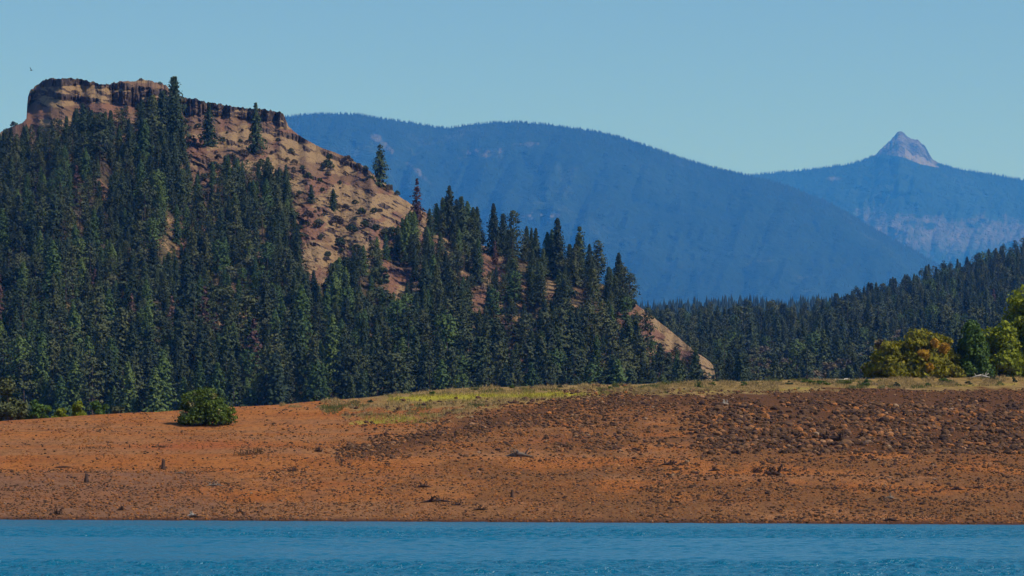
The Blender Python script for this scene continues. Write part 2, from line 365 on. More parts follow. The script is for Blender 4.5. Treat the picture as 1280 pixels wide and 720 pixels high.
# ------------------------------------------------------------------ right hill
R2 = [(600, 430), (700, 428), (820, 414), (1000, 408), (1040, 397), (1080, 384), (1140, 367), (1200, 350), (1240, 337), (1280, 323), (1400, 285), (1700, 225)]
YR2 = [(600, 1900), (1000, 2000), (1280, 2500), (1700, 2700)]
YB2 = [(600, 900), (1700, 800)]
p2 = np.arange(600, 1701, 3.0); NR2 = 200
def make_hill2():
    P = p2[None]; R = ip(p2, R2)[None]; v = np.linspace(0, 1, NR2)[:, None]
    y = 566+(R-566)*v; Yb = ip(p2, YB2)[None]; Yr = ip(p2, YR2)[None]
    Y = Yb+(Yr-Yb)*v**1.5+60*(fbm(P/40, y/30, 221, 3)-.5)*v
    X = (P-640)/F*Y; Z = CH+(HZ-y)/F*Y
    A = [(X, Y, Z)]
    for d, dz in ((60, 0), (200, -10), (500, -60), (900, -160)):
        Yp = Y[-1:]+d; A.append(((P-640)/F*Yp, Yp, np.maximum(Z[-1:]+dz, -2)))
    X, Y, Z = [np.concatenate([a[k] for a in A]) for k in range(3)]
    tag(link('distant_hill', mesh_np('right_hill', np.stack([X, Y, Z], -1), grid_faces(*X.shape), [M['floor']], smooth=True)), kind='structure')
    return X[:NR2], Y[:NR2], Z[:NR2]
M['floor'] = ground_mat('forest_floor', (.03, .032, .018), (.075, .06, .035), .05)
GX, GY, GZ = make_hill2()
def on_hill2(px, y):
    i = max(0, min(len(p2)-1, int(round((px-p2[0])/3)))); R = float(ip(px, R2)); v = (566-y)/(566-R)
    j = max(0, min(NR2-1, int(v*(NR2-1)))); return np.array([GX[j, i], GY[j, i], GZ[j, i]])

# ------------------------------------------------------------------ far mountains
def mountain(name, R, YR, YB, ybase, px, nr, gully, mats, seed, fields, back):
    P = px[None]; Rr = ip(px, R)[None]; v = np.linspace(0, 1, nr)[:, None]; y = ybase+(Rr-ybase)*v
    if name == 'far_mountain': y = y+((vn(px/2.2, 0*px, 5)-.5)*2.2+(vn(px/6, 0*px, 6)-.5)*2.5)[None]*(sst(1088, 1096, px)*sst(1176, 1166, px))[None]*sst(.9, 1, v)
    Y = YB+(YR-YB)*v**1.1
    s = 1-abs(2*fbm((P+.35*(y-200))/gully, y/(gully*2.2), seed, 4)-1)
    s2 = fbm(P/9, y/7, seed+5, 4)-.5
    amp = (YR-YB)*.11*np.sin(PI*np.clip(v, 0, 1))**.7
    Y = Y+amp*(s-.6)*1.6+(YR-YB)*.02*s2*np.minimum(1, (1-v)*12)
    X = (P-640)/F*Y; Z = CH+(HZ-y)/F*Y
    at = fields(np.broadcast_to(P, X.shape), y+0*P, fbm(P/18, y/9, seed+11, 5), fbm(P/3, y/9, seed+19, 3))
    A = [(X, Y, Z)]
    for f, dz in back:
        Yp = Y[-1:]*f; A.append(((P-640)/F*Yp, Yp, np.maximum(Z[-1:]*dz, -3)))
    nb = len(back)
    X2, Y2, Z2 = [np.concatenate([a[k] for a in A]) for k in range(3)]
    at = {k: np.concatenate([a]+[a[-1:]]*nb) for k, a in at.items()}
    tag(link(name, mesh_np(name, np.stack([X2, Y2, Z2], -1), grid_faces(*X2.shape), mats, smooth=True, attrs=at)), kind='structure')
    return X, Y, Z, at
def mtn_mat(name):
    m, nt, b = mat(name, .95, .05)
    oc = coords(nt); n1 = noise(nt, oc, .0016, 6, .7); n2 = noise(nt, oc, .013, 4, .7)
    c = ramp(nt, n1, [(.35, (.008, .020, .014)), (.6, (.018, .036, .022)), (.75, (.07, .085, .045))])
    c = mixc(nt, soft(nt, n2, .55, .75), c, (.02, .03, .02))
    c = mixc(nt, soft(nt, attr(nt, 'clear'), .3, .9, n2, .5), c, (.095, .09, .07))
    c = mixc(nt, soft(nt, attr(nt, 'burn'), .2, .9, n2, .5), c, (.15, .125, .125))
    c = mixc(nt, soft(nt, attr(nt, 'rock'), .4, .6), c, ramp(nt, noise(nt, coords(nt, (1, 1, .4)), .006, 5, .8), [(.4, (.02, .02, .025)), (.6, (.17, .15, .135))]))
    c = mixc(nt, soft(nt, attr(nt, 'scree'), .4, .6), c, (.19, .165, .14))
    nt.links.new(c, b.inputs['Base Color']); bump(nt, b, math_(nt, 'ADD', n1, n2), 1.0, 90); return m
M['mtn'] = mtn_mat('forested_mountain')
R3 = [(-500, 420), (-200, 300), (100, 205), (250, 165), (330, 149), (360, 146), (400, 143), (430, 143), (455, 144.5), (470, 148), (500, 152), (530, 157), (545, 160), (560, 161), (590, 156), (620, 154),
      (645, 153), (680, 156), (720, 161), (760, 168), (800, 180), (830, 190), (860, 201), (900, 212), (945, 222), (975, 230), (1000, 239), (1030, 251), (1060, 267), (1090, 285), (1120, 302), (1150, 318),
      (1175, 333), (1200, 345), (1300, 385), (1500, 460)]
def f3(P, y, n, k):
    z = 0*P; e = lambda cx, cy, rx, ry: np.exp(-((P-cx)/rx)**2-((y-cy)/ry)**2)
    dg = np.exp(-((y-(168+(P-465)*.82+0*P))/5.5)**2)*sst(455, 475, P)*sst(560, 530, P)
    cl = .85*dg+.55*e(470, 172, 9, 7)+.5*e(610, 192, 45, 14)+.45*e(665, 180, 30, 6)+.7*e(675, 268, 28, 8)+.4*e(700, 258, 18, 8)+.5*e(758, 273, 18, 6)+.35*e(790, 275, 14, 5)+.35*e(560, 163, 10, 2)+.4*e(683, 156, 14, 2.5)+.25*e(850, 330, 12, 8)
    return dict(clear=np.clip(cl*(.35+2.2*(n-.32))+1.1*(k > .72)*cl, 0, 1), burn=z+.12*(k > .78)*(n > .5), rock=z, scree=z)
back = ((1.04, 1.0), (1.12, .93), (1.3, .6), (1.55, .15))
m3 = mountain('mountain', R3, 20000, 13100, 566, np.arange(-500, 1501, 2.5), 260, 60, [M['mtn']], 300, f3, back)
R4 = [(700, 300), (850, 235), (900, 224), (945, 219), (975, 216), (1000, 214), (1030, 210), (1060, 206), (1075, 202), (1088, 197), (1095, 192), (1100, 187), (1106, 182), (1113, 176), (1118, 169.5), (1124, 164.5),
      (1127, 165), (1132, 169), (1138, 173), (1142, 174), (1147, 175), (1152, 179), (1156, 184), (1160, 191), (1165, 197), (1172, 203), (1185, 209), (1200, 212), (1230, 217), (1260, 222), (1280, 226), (1400, 250), (1700, 330)]
def f4(P, y, n, k):
    rk = sst(0, 2, ip(P, [(1080, 198), (1090, 197), (1105, 194), (1115, 195), (1125, 197), (1140, 201), (1160, 207), (1172, 206)])-y+5*(n-.5))*sst(1086, 1092, P)*sst(1176, 1168, P)
    lo = ip(P, [(1128, 189), (1133, 199), (1150, 206), (1165, 209), (1176, 211)]); up = ip(P, [(1128, 190), (1132, 184), (1138, 190), (1142, 196), (1146, 192), (1160, 201), (1176, 209)])
    sc = sst(0, 1.5, lo-y)*sst(0, 1.5, y-up+5*(k-.5))*sst(1129, 1133, P)*sst(1177, 1172, P)
    bn = sst(256, 284, y+26*(n-.5)-(P-1100)*.03+8*(k-.5))*sst(338, 296, y+22*(n-.5))*sst(.30, .5, fbm(P/34, y/10, 777, 4)+.08)*sst(1030, 1080, P+.9*(300-y)*0)
    bn = bn*(.45+1.0*(k-.3))
    return dict(clear=np.clip(.7*np.exp(-((P-1042)/14)**2-((y-223)/4)**2)+.3*np.exp(-((P-1100)/40)**2-((y-222)/14)**2)*(n > .5), 0, 1), burn=np.clip(bn*.5+.35*(bn > .05)*sst(0, .4, bn), 0, 1)*.8, rock=rk, scree=sc*.9)
m4 = mountain('far_mountain', R4, 27000, 21500, 566, np.arange(700, 1701, 1.5), 420, 45, [M['mtn']], 340, f4, ((1.02, .99), (1.06, .8), (1.12, .3)))
R5 = [(600, 420), (760, 392), (820, 386), (870, 383), (930, 379), (980, 384), (1020, 377), (1060, 382), (1120, 388), (1200, 402), (1300, 430)]
def f5(P, y, n, k):
    return dict(clear=np.clip(.8*np.exp(-((y-374)/3)**2)*(n > .5)*sst(800, 840, P)*sst(1030, 1000, P), 0, 1), burn=0*P, rock=0*P, scree=0*P)
m5 = mountain('foothill', R5, 4300, 3400, 566, np.arange(600, 1301, 3.0), 90, 50, [M['mtn']], 380, f5, ((1.05, 1), (1.15, .7), (1.3, .1)))

def mini_forest(name, src, count, hrange, label, seed, ridge_rows, thin='clear'):
    X, Y, Z, at = src; r = np.random.default_rng(seed); nr, nc = X.shape
    j = np.where(r.random(count) < .35, nr-1-(r.random(count)**2*ridge_rows).astype(int), (r.random(count)**.7*(nr-1)).astype(int)).astype(int); i = r.integers(0, nc, count)
    keep = (at[thin][j, i]+at['rock'][j, i]+at['scree'][j, i]+at['burn'][j, i]*.6) < r.random(count)*.7+.15
    j, i = j[keep], i[keep]; n = len(i)
    i2 = np.minimum(i+1, nc-1); f = r.random(n)
    x = X[j, i]*(1-f)+X[j, i2]*f; y = Y[j, i]*(1-f)+Y[j, i2]*f; z = Z[j, i]*(1-f)+Z[j, i2]*f
    h = hrange[0]+(hrange[1]-hrange[0])*r.random(n)**1.8; w = h*(.16+.10*r.random(n))
    a = r.random(n)*6.28; k = 5
    V = np.zeros((n, k+1, 3)); 
    for q in range(k):
        V[:, q, 0] = x+w*np.cos(a+q*2*PI/k); V[:, q, 1] = y+w*np.sin(a+q*2*PI/k); V[:, q, 2] = z-1
    V[:, k, 0] = x; V[:, k, 1] = y; V[:, k, 2] = z+h
    T = np.array([(q, (q+1) % k, k) for q in range(k)])[None]+np.arange(n)[:, None, None]*(k+1)
    o = link(name, mesh_np(name, V.reshape(-1, 3), T.reshape(-1, 3), [M['far_tree']])); tag(o, label, 'forest', kind='stuff')
M['far_tree'] = foliage_mat('far_needles', (.006, .018, .012), (.012, .028, .016), (.026, .045, .024), .002)
mini_forest('mountain_forest', m3, 42000, (9, 25), 'blue hazy conifer forest covering the broad rounded mountain', 5, 14)
mini_forest('far_mountain_forest', m4, 14000, (12, 34), 'hazy conifer forest below the pointed rocky far peak', 6, 14)
mini_forest('foothill_forest', m5, 6000, (6, 17), 'dim blue forest along the low foothill below the broad mountain', 8, 10)

# ------------------------------------------------------------------ tree prototypes
def leaves(tb, C, size, flat=.5, r=rng, nrm=None):
    """folded leaf clumps at the points C, lying roughly across the directions nrm"""
    C = np.asarray(C, float); n = len(C)
    if nrm is None: nrm = r.normal(size=(n, 3))+[0, 0, .6]
    nn = nrm/(np.linalg.norm(nrm, axis=1)[:, None]+1e-9)+r.normal(size=(n, 3))*flat*.55
    nn /= np.linalg.norm(nn, axis=1)[:, None]+1e-9
    d = np.cross(nn, r.normal(size=(n, 3))); d /= np.linalg.norm(d, axis=1)[:, None]+1e-9
    s = np.cross(nn, d); sz = (np.asarray(size)*(.6+.8*r.random(n)))[:, None]
    V = np.stack([C-d*sz*.5, C+s*sz*.42+nn*sz*-.08, C+d*sz*.6, C-s*sz*.42+nn*sz*-.08], 1)
    T = np.array([(0, 1, 2), (0, 2, 3)])[None]+np.arange(n)[:, None, None]*4
    tb.add(V.reshape(-1, 3), T.reshape(-1, 3))
def conifer(seed, R=.15, lo=.1, nb=190, power=.8, droop=.35, clump=.05, gap=0.0, ends=False, H=20.0, k=5):
    r = np.random.default_rng(seed); cr = TB(); tr = TB()
    lean = (r.random(2)-.5)*.02*H
    ph = r.random()*6
    C = []; Sz = []
    for q in range(nb):
        t = lo+(1-lo)*((q+.5*r.random())/nb)**.92
        if gap and vn(np.array([t*9+ph]), np.array([seed*1.7]))[0] < gap*r.random()*1.6: continue
        L = R*H*((1-t)/(1-lo))**power*(.55+.55*r.random())*(1+.22*math.sin(t*17+ph))+.012*H
        if ends: L *= .75+.35*vn(np.array([t*7+ph]), np.array([q*.37]))[0]*1.5
        az = q*2.399+r.random()*.9
        sl = (.45*(t-.35))-droop*(1-t)*.6
        for s in (np.linspace(.18, 1, k) if not ends else np.linspace(.45, 1, k)):
            rr = L*s; jit = (r.random(3)-.5)*.045*H*(.3+s*.4)
            C.append([math.cos(az)*rr+jit[0]+lean[0]*t, math.sin(az)*rr+jit[1]+lean[1]*t, t*H+sl*rr-.12*droop*rr*s+jit[2]*.7]); Sz.append(clump*H*(1.05-.45*t)*(1.0 if s < .9 else .8))
    for _ in range(8): C.append([lean[0], lean[1], H*(.955+.05*r.random())]); Sz.append(clump*H*.38)
    C = np.array(C); nr_ = C-np.array([0, 0, 1.0])*C[:, 2:3]; nr_ /= np.linalg.norm(nr_, axis=1)[:, None]+1e-6; nr_[:, 2] = .75
    leaves(cr, C, np.array(Sz), .75, r, nr_)
    tr.tube([[0, 0, -.4], [0, 0, .03*H], [lean[0]*.5, lean[1]*.5, .5*H], [lean[0], lean[1], .985*H]], [.022*H, .0155*H, .009*H, .0015*H], 6)
    for q in range(10 if ends else 5):           # bare lower limbs
        t = max(.06, lo*.6)+r.random()*(lo+.12); az = r.random()*6.28; L = R*H*(.4+.5*r.random())
        tr.tube([[0, 0, t*H], [math.cos(az)*L, math.sin(az)*L, t*H+.1*L]], [.004*H, .001*H], 4, False)
    return cr, tr
def dead_tree(seed, H=20.0):
    r = np.random.default_rng(seed); tr = TB(); tr.tube([[0, 0, -.4], [.1, 0, .5*H], [0, .1, H]], [.018*H, .011*H, .002*H], 6)
    for q in range(46):
        t = .2+.78*r.random(); az = r.random()*6.28; L = .13*H*(1.05-t)*(.5+r.random())
        tr.tube([[0, 0, t*H], [math.cos(az)*L*.6, math.sin(az)*L*.6, t*H+.02*L], [math.cos(az)*L, math.sin(az)*L, t*H+.15*L]], [.0035*H, .002*H, .0008*H], 4, False)
    return tr
def broadleaf(seed, H, W, trunk, nlobe, nleaf, size, low=.1, spread=1.0, shell=.55, flat_base=False):
    r = np.random.default_rng(seed); cr = TB(); tr = TB(); lobes = []
    for q in range(nlobe):
        az = q*2.399+r.random(); t = (q+.5)/nlobe; rr = W*.5*math.sqrt(t)*.72*spread
        z = H*(low+(1-low)*(.25+.6*(1-t*.75)*r.random()**.6)) if not flat_base else H*(.10+.78*(1-t**2.2)*r.random()**.8+.04*r.random())
        rad = np.array([W*.17, W*.17, H*.13])*(.55+.85*r.random()); lobes.append((np.array([math.cos(az)*rr, math.sin(az)*rr, z]), rad))
    tot = []
    for c, rad in lobes:
        n = int(nleaf/nlobe); d = r.normal(size=(n, 3)); d /= np.linalg.norm(d, axis=1)[:, None]
        s = (shell+(1-shell)*r.random(n))**.8*(.82+.36*vn(d[:, 0]*3+c[0], d[:, 2]*3+c[1], 7))
        p = c+d*rad*s[:, None]; kp = p[:, 2] > .02*H; tot.append(np.concatenate([p, d+.5*(c-[0, 0, H*.4])/H+[0, 0, .25]], 1)[kp])
    C = np.concatenate(tot); leaves(cr, C[:, :3], np.full(len(C), size), 1.3, r, C[:, 3:])
    base = np.array([0, 0, -.3]); fork = np.array([0, 0, H*trunk])
    tr.tube([base, fork*.6, fork], [.03*H+.02, .022*H+.01, .018*H], 7)
    for c, rad in lobes:
        mid = fork*.5+c*.5+(r.random(3)-.5)*.08*H; tr.tube([fork*(.5+.5*r.random()), mid, c+[0, 0, rad[2]*.4]], [.013*H, .007*H, .002*H], 5)
    return cr, tr
PROTO = {'fir': [], 'pine': [], 'oak': []}
def reg(kind, cr, tr, mc, mt='bark'):
    a = cr.mesh('crown', [M[mc]]) if cr else None; t = tr.mesh('trunk', [M[mt]])
    j = TB(); mi = []
    for bag, q in ((cr, 0), (tr, 1)):
        if bag:
            V = np.concatenate(bag.V); T = np.concatenate(bag.T); j.add(V, T); mi += [q]*len(T)
    jm = j.mesh('tree', [M[mc], M[mt]], midx=mi)
    PROTO[kind].append((a, t, jm, mc)); return len(PROTO[kind])-1
for s in range(5): reg('fir', *conifer(10+s, R=(.22, .27, .24, .30, .26)[s], nb=330, lo=.05+.03*(s % 2), clump=.052, k=6, power=(.85, .6, .7, .8, .55)[s]), ['fir', 'fir', 'fir', 'pine', 'fir'][s])
reg('fir', *conifer(21, R=.29, nb=320, lo=.05, power=.9, clump=.054, k=6), 'fir'); reg('fir', *conifer(23, R=.26, nb=300, lo=.06, clump=.052, k=6), 'fir_green')
reg('fir', *conifer(24, R=.22, nb=210, lo=.06, gap=.25, clump=.06), 'dead_red'); reg('fir', *conifer(26, R=.26, nb=300, lo=.1, gap=.3, clump=.052, k=6), 'pine')
for s in range(5): reg('pine', *conifer(40+s, R=.25+.04*(s % 2), nb=230, lo=.20+.06*(s % 3), power=(.45, .35, .5, .4, .3)[s], droop=.0, clump=.056, gap=.45, ends=True, k=5), 'pine' if s != 3 else 'fir_green')
for s in range(4): reg('oak', *broadleaf(60+s, 8, 8.5, .3, 11, 1500, .62), ['oak', 'oak', 'brush', 'fir_green'][s])
DEADM = [dead_tree(80+s).mesh('trunk', [M['grey_wood']]) for s in range(2)]

# a tree standing alone as a thing: empty + trunk + crown
def tree_obj(kind, k, p, H, label, cat, group, base=20.0, wide=1.0, name=None):
    a, t, _, mc = PROTO[kind][k]
    o = empty(name or {'fir': 'fir_tree', 'pine': 'pine_tree', 'oak': 'oak_tree'}[kind], p)
    s = H/base; o.scale = (s*wide, s*wide, s); o.rotation_euler = (0, 0, random.random()*6.28)
    tag(o, label, cat, group)
    c = link('crown', a, o); t_ = link('trunk', t, o); return o
def scr(p): return 640+F*p[0]/p[1], HZ-F*(p[2]-CH)/p[1]

# ---- tree tip envelope and bare patches of the left hill
U1 = [(-420, 220), (-200, 190), (-60, 170), (0, 163), (30, 152), (60, 150), (85, 142), (100, 130), (112, 136), (135, 138), (150, 130), (175, 125), (190, 118), (205, 112), (222, 120), (229, 150), (233, 196), (245, 212), (262, 205),
      (270, 190), (300, 192), (330, 200), (360, 213), (366, 245), (378, 310), (400, 335), (450, 305), (480, 292), (505, 262), (530, 262), (545, 250), (560, 238), (600, 256), (650, 268), (700, 280), (735, 295), (760, 310), (775, 322), (792, 345),
      (800, 385), (808, 412), (822, 430), (840, 438), (860, 442), (880, 455), (893, 474), (897, 520)]
HOLES = [(246, 195, 11, 30), (262, 240, 9, 22), (226, 283, 10, 14), (66, 228, 5, 6), (395, 300, 30, 26), (430, 262, 45, 32), (380, 215, 20, 40), (470, 250, 40, 30), (496, 345, 15, 16), (515, 350, 10, 10), (484, 318, 9, 9), (400, 340, 12, 8), (606, 318, 6, 14),
         (622, 325, 9, 5), (636, 388, 15, 15), (640, 405, 10, 14), (722, 372, 9, 10), (779, 398, 9, 7), (745, 395, 6, 4), (832, 410, 22, 10), (850, 428, 14, 10), (866, 445, 12, 9), (820, 425, 14, 9), (880, 458, 9, 8), (374, 480, 8, 6), (418, 496, 7, 4), (480, 476, 6, 3), (535, 275, 14, 8), (820, 396, 12, 8),
         (730, 310, 3, 4), (212, 300, 5, 8), (330, 290, 5, 5), (560, 300, 6, 9), (585, 330, 7, 7), (650, 345, 9, 8), (690, 360, 8, 10), (600, 360, 7, 9), (668, 400, 7, 10), (640, 425, 6, 8), (812, 402, 13, 12), (842, 420, 12, 12), (868, 440, 14, 12), (786, 388, 8, 5), (320, 320, 5, 5), (130, 235, 5, 6)]
trees = []      # (kind, proto, pos, H, zone)
def covers(px, yb, yt, wd):
    for cx, cy, rx, ry in HOLES:
        if yt < cy+ry and yb > cy-ry:
            yy = min(max(cy, yt), yb); half = wd*(yy-yt)/(yb-yt+1e-6)+1
            if abs(px-cx) < rx*.9+half*.8: return True
    return False
r = random.Random(11); cell = {}
def free(p, d):
    k0 = (int(p[0]//d), int(p[1]//d))
    for a in (-1, 0, 1):
        for b_ in (-1, 0, 1):
            for q in cell.get((k0[0]+a, k0[1]+b_, d), ()):
                if (q[0]-p[0])**2+(q[1]-p[1])**2 < d*d: return False
    cell.setdefault((*k0, d), []).append(p); return True
def pick(px, y):
    n = float(fbm(px/40., y/30., 401, 3)); q = r.random()
    if q < .008: return 'fir', 7
    if q < .34+(.15 if 560 < px < 900 else 0): return 'pine', r.choice([0, 1, 2, 4, 3] if n > .5 else [0, 1, 2, 4])
    if q > .86 and y > 330 and px < 520 or q > .95 and y > 300: return 'oak', r.choice([0, 1])
    if n > .54 and q < .66 or q < .38 and y > 440: return 'fir', 6
    if q < .70: return 'fir', 8 if r.random() < .35 else 5
    return 'fir', r.choice([0, 1, 2, 3, 4])
for _ in range(36000):
    px = r.uniform(-260, 900); R = float(ip(px, R1)); y = R+(545-R)*r.random()**.9
    p = on_hill(px, y)
    sp = 7.0+2.2*r.random()
    dens = float(fbm(px/22., y/16., 411, 3))
    if 560 < px < 800 and dens < .40 and r.random() < .6: continue
    H = r.gauss(12.6, 4.4)*(1+.3*max(0, y-400)/120) if y > R+60 else r.gauss(12.5, 3)
    H = max(6.5, min(26, H)); kind, k = pick(px, y)
    if kind == 'oak': H = r.uniform(7, 11)
    hp = H*F/p[1]; tip = y-hp; U = float(ip(px, U1))+r.random()*6
    if tip < U:
        H *= (y-U)/hp if y > U else 0
        if H < 8: continue
        hp = H*F/p[1]; tip = y-hp
    if covers(px, y, tip, hp*.2) and r.random() < (.93 if px < 560 else .985): continue
    if px > 800 and y < 452: continue
    if not free(p, 5.1): continue
    trees.append([kind, k, p, H, 'left'])
U2 = [(600, 385), (800, 386), (830, 377), (850, 380), (870, 374), (900, 379), (935, 373), (960, 369), (985, 380), (1000, 378), (1040, 367), (1080, 353), (1110, 346), (1140, 338), (1165, 325), (1200, 318), (1230, 310), (1260, 300), (1280, 292), (1400, 262), (1700, 205)]
cell.clear()
for _ in range(30000):
    px = r.uniform(720, 1640); R = float(ip(px, R2)); y = R+(548-R)*r.random()**1.25
    p = on_hill2(px, y); far = p[1]/2400
    H = max(7, min(26, r.gauss(15, 4.2))); n = float(fbm(px/30., y/16., 431, 3)); q = r.random()
    kind, k = ('fir', r.choice([0, 1, 2, 3, 4, 5])) if q < .56 else ('pine', r.choice([0, 1, 2, 3, 4])) if q < .93 else ('fir', 7 if q > .994 else 8)
    if 930 < px < 1180 and 425 < y < 548 and r.random() < .7 and p[1] < 1600: kind, k = 'oak', r.choice([0, 0, 1, 2]); H = r.uniform(8, 14)
    hp = H*F/p[1]; U = float(ip(px, U2))+r.random()*5
    if y-hp < U:
        H *= (y-U)/hp if y > U else 0
        if H < 9: continue
    if not free(p, 7.6): continue
    trees.append([kind, k, p, H, 'right'])
print('trees', len(trees))
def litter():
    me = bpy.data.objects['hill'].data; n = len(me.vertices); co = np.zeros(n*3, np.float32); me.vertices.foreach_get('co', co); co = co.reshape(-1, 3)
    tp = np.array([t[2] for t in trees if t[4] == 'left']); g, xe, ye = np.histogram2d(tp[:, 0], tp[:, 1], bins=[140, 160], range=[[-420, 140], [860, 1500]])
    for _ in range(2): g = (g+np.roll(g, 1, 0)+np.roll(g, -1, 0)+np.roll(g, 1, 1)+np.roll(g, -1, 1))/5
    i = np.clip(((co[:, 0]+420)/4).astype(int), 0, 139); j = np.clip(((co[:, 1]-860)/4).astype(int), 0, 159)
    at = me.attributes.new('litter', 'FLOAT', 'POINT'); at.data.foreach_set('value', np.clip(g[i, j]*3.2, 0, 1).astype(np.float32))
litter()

# ---- which trees show largest: paint them far to near into an id buffer
W_, H_ = 1280, 720; buf = np.full((H_, W_), -1, int)
hr = ip(np.arange(W_), R1); crest = ip(np.arange(W_), TT)
order = sorted(range(len(trees)), key=lambda i: -trees[i][2][1])
for i in order:
    kind, k, p, H, z = trees[i]; px, yb = scr(p); yt = yb-H*F/p[1]; wd = H*F/p[1]*(.2 if kind != 'oak' else .5)
    y0, y1 = max(0, int(yt)), min(H_-1, int(yb))
    if z == 'right' and px < 892 and yb < 600:
        pass
    for yy in range(y0, y1+1):
        half = wd*((yy-yt)/(yb-yt+1e-6) if kind != 'oak' else 1); x0, x1 = max(0, int(px-half)), min(W_-1, int(px+half))
        if x1 >= x0: buf[yy, x0:x1+1] = i
yy, xx = np.mgrid[0:H_, 0:W_]; vis = (yy < crest[None])
cnt = np.bincount(buf[(buf >= 0) & vis], minlength=len(trees))
CAP = {'fir': 262, 'pine': 170, 'oak': 90}
chosen = set()
cellused = set()
for kind in CAP:
    c = [i for i in np.argsort(-cnt) if trees[i][0] == kind and cnt[i] > 25]
    n = 0
    for i in c:
        _, _, p, H, _ = trees[i]; px, yb = scr(p); a = (int(round(px/12.8)), int(round((yb-H*F/p[1])/7.2)))
        if a in cellused or px < 4 or px > 1276: continue
        cellused.add(a); chosen.add(i); n += 1
        if n >= CAP[kind]: break
TONE = {'fir': 'dark green', 'fir_green': 'fresh green', 'dead_red': 'rusty brown dying', 'pine': 'olive green', 'oak': 'dull green', 'brush': 'brownish'}
for i in sorted(chosen):
    kind, k, p, H, z = trees[i]; px, yb = scr(p); tipy = yb-H*F/p[1]; mc = PROTO[kind][k][3]
    sz = 'tall' if H > 23 else 'mid-sized' if H > 16 else 'small'
    zn = 'on left hill' if z == 'left' else 'in right forest'
    nm = {'fir': 'fir', 'pine': 'pine', 'oak': 'oak'}[kind]
    lab = '%s %s %s %s, top %d%% across, %d%% down the photo' % (sz, TONE[mc], nm, zn, round(px/12.8), round(tipy/7.2))
    tree_obj(kind, k, p, H, lab, nm+' tree', {'fir': 'fir trees of the hillside forests', 'pine': 'pine trees of the hillside forests', 'oak': 'oak trees at the foot and flank of the hills'}[kind],
             20.0 if kind != 'oak' else 8.0, random.uniform(.9, 1.15))

# ---- the rest as instanced stuff
def inst_stuff(name, items, kinds, label):
    src = bpy.data.collections.new(name+'_sources'); idx = {}
    q = 0
    for kind in kinds:
        for k, pr in enumerate(PROTO[kind]):
            o = bpy.data.objects.new('a%02d_source' % q, pr[2]); src.objects.link(o); idx[(kind, k)] = q; q += 1
    n = len(items)
    me = bpy.data.meshes.new(name); me.vertices.add(n); me.vertices.foreach_set('co', np.array([t[2] for t in items], np.float32).ravel())
    R_ = np.zeros((n, 3), np.float32); R_[:, 2] = rng.random(n)*6.28
    Sc = np.array([[t[3]/(20. if t[0] != 'oak' else 8.)]*3 for t in items], np.float32); Sc[:, :2] *= (.9+.25*rng.random((n, 1)))
    for nm, d, ty in (('rot', R_, 'FLOAT_VECTOR'), ('scl', Sc, 'FLOAT_VECTOR')):
        at = me.attributes.new(nm, ty, 'POINT'); at.data.foreach_set('vector', d.ravel())
    at = me.attributes.new('idx', 'INT', 'POINT'); at.data.foreach_set('value', np.array([idx[(t[0], t[1])] for t in items], np.int32))
    g = bpy.data.node_groups.new(name, 'GeometryNodeTree')
    g.interface.new_socket('Geometry', in_out='INPUT', socket_type='NodeSocketGeometry'); g.interface.new_socket('Geometry', in_out='OUTPUT', socket_type='NodeSocketGeometry')
    gi = g.nodes.new('NodeGroupInput'); go = g.nodes.new('NodeGroupOutput'); ip_ = g.nodes.new('GeometryNodeInstanceOnPoints')
    ci = g.nodes.new('GeometryNodeCollectionInfo'); ci.inputs[0].default_value = src; ci.inputs[1].default_value = True; ci.inputs[2].default_value = True
    def na(nm, ty):
        a = g.nodes.new('GeometryNodeInputNamedAttribute'); a.data_type = ty; a.inputs[0].default_value = nm; return a.outputs[0]
    L = g.links.new; L(gi.outputs[0], ip_.inputs['Points']); L(ci.outputs[0], ip_.inputs['Instance']); ip_.inputs['Pick Instance'].default_value = True
    L(na('idx', 'INT'), ip_.inputs['Instance Index']); L(na('rot', 'FLOAT_VECTOR'), ip_.inputs['Rotation']); L(na('scl', 'FLOAT_VECTOR'), ip_.inputs['Scale'])
    L(ip_.outputs[0], go.inputs[0])
    o = link(name, me); md = o.modifiers.new('scatter', 'NODES'); md.node_group = g
    tag(o, label, 'forest', kind='stuff'); return o
rest = [t for i, t in enumerate(trees) if i not in chosen]
inst_stuff('hillside_forest', [t for t in rest if t[4] == 'left'], ('fir', 'pine', 'oak'), 'rest of the dense dark conifer forest on the rocky left hill')
inst_stuff('valley_forest', [t for t in rest if t[4] == 'right'], ('fir', 'pine', 'oak'), 'rest of the bluish conifer forest rising towards the right edge')

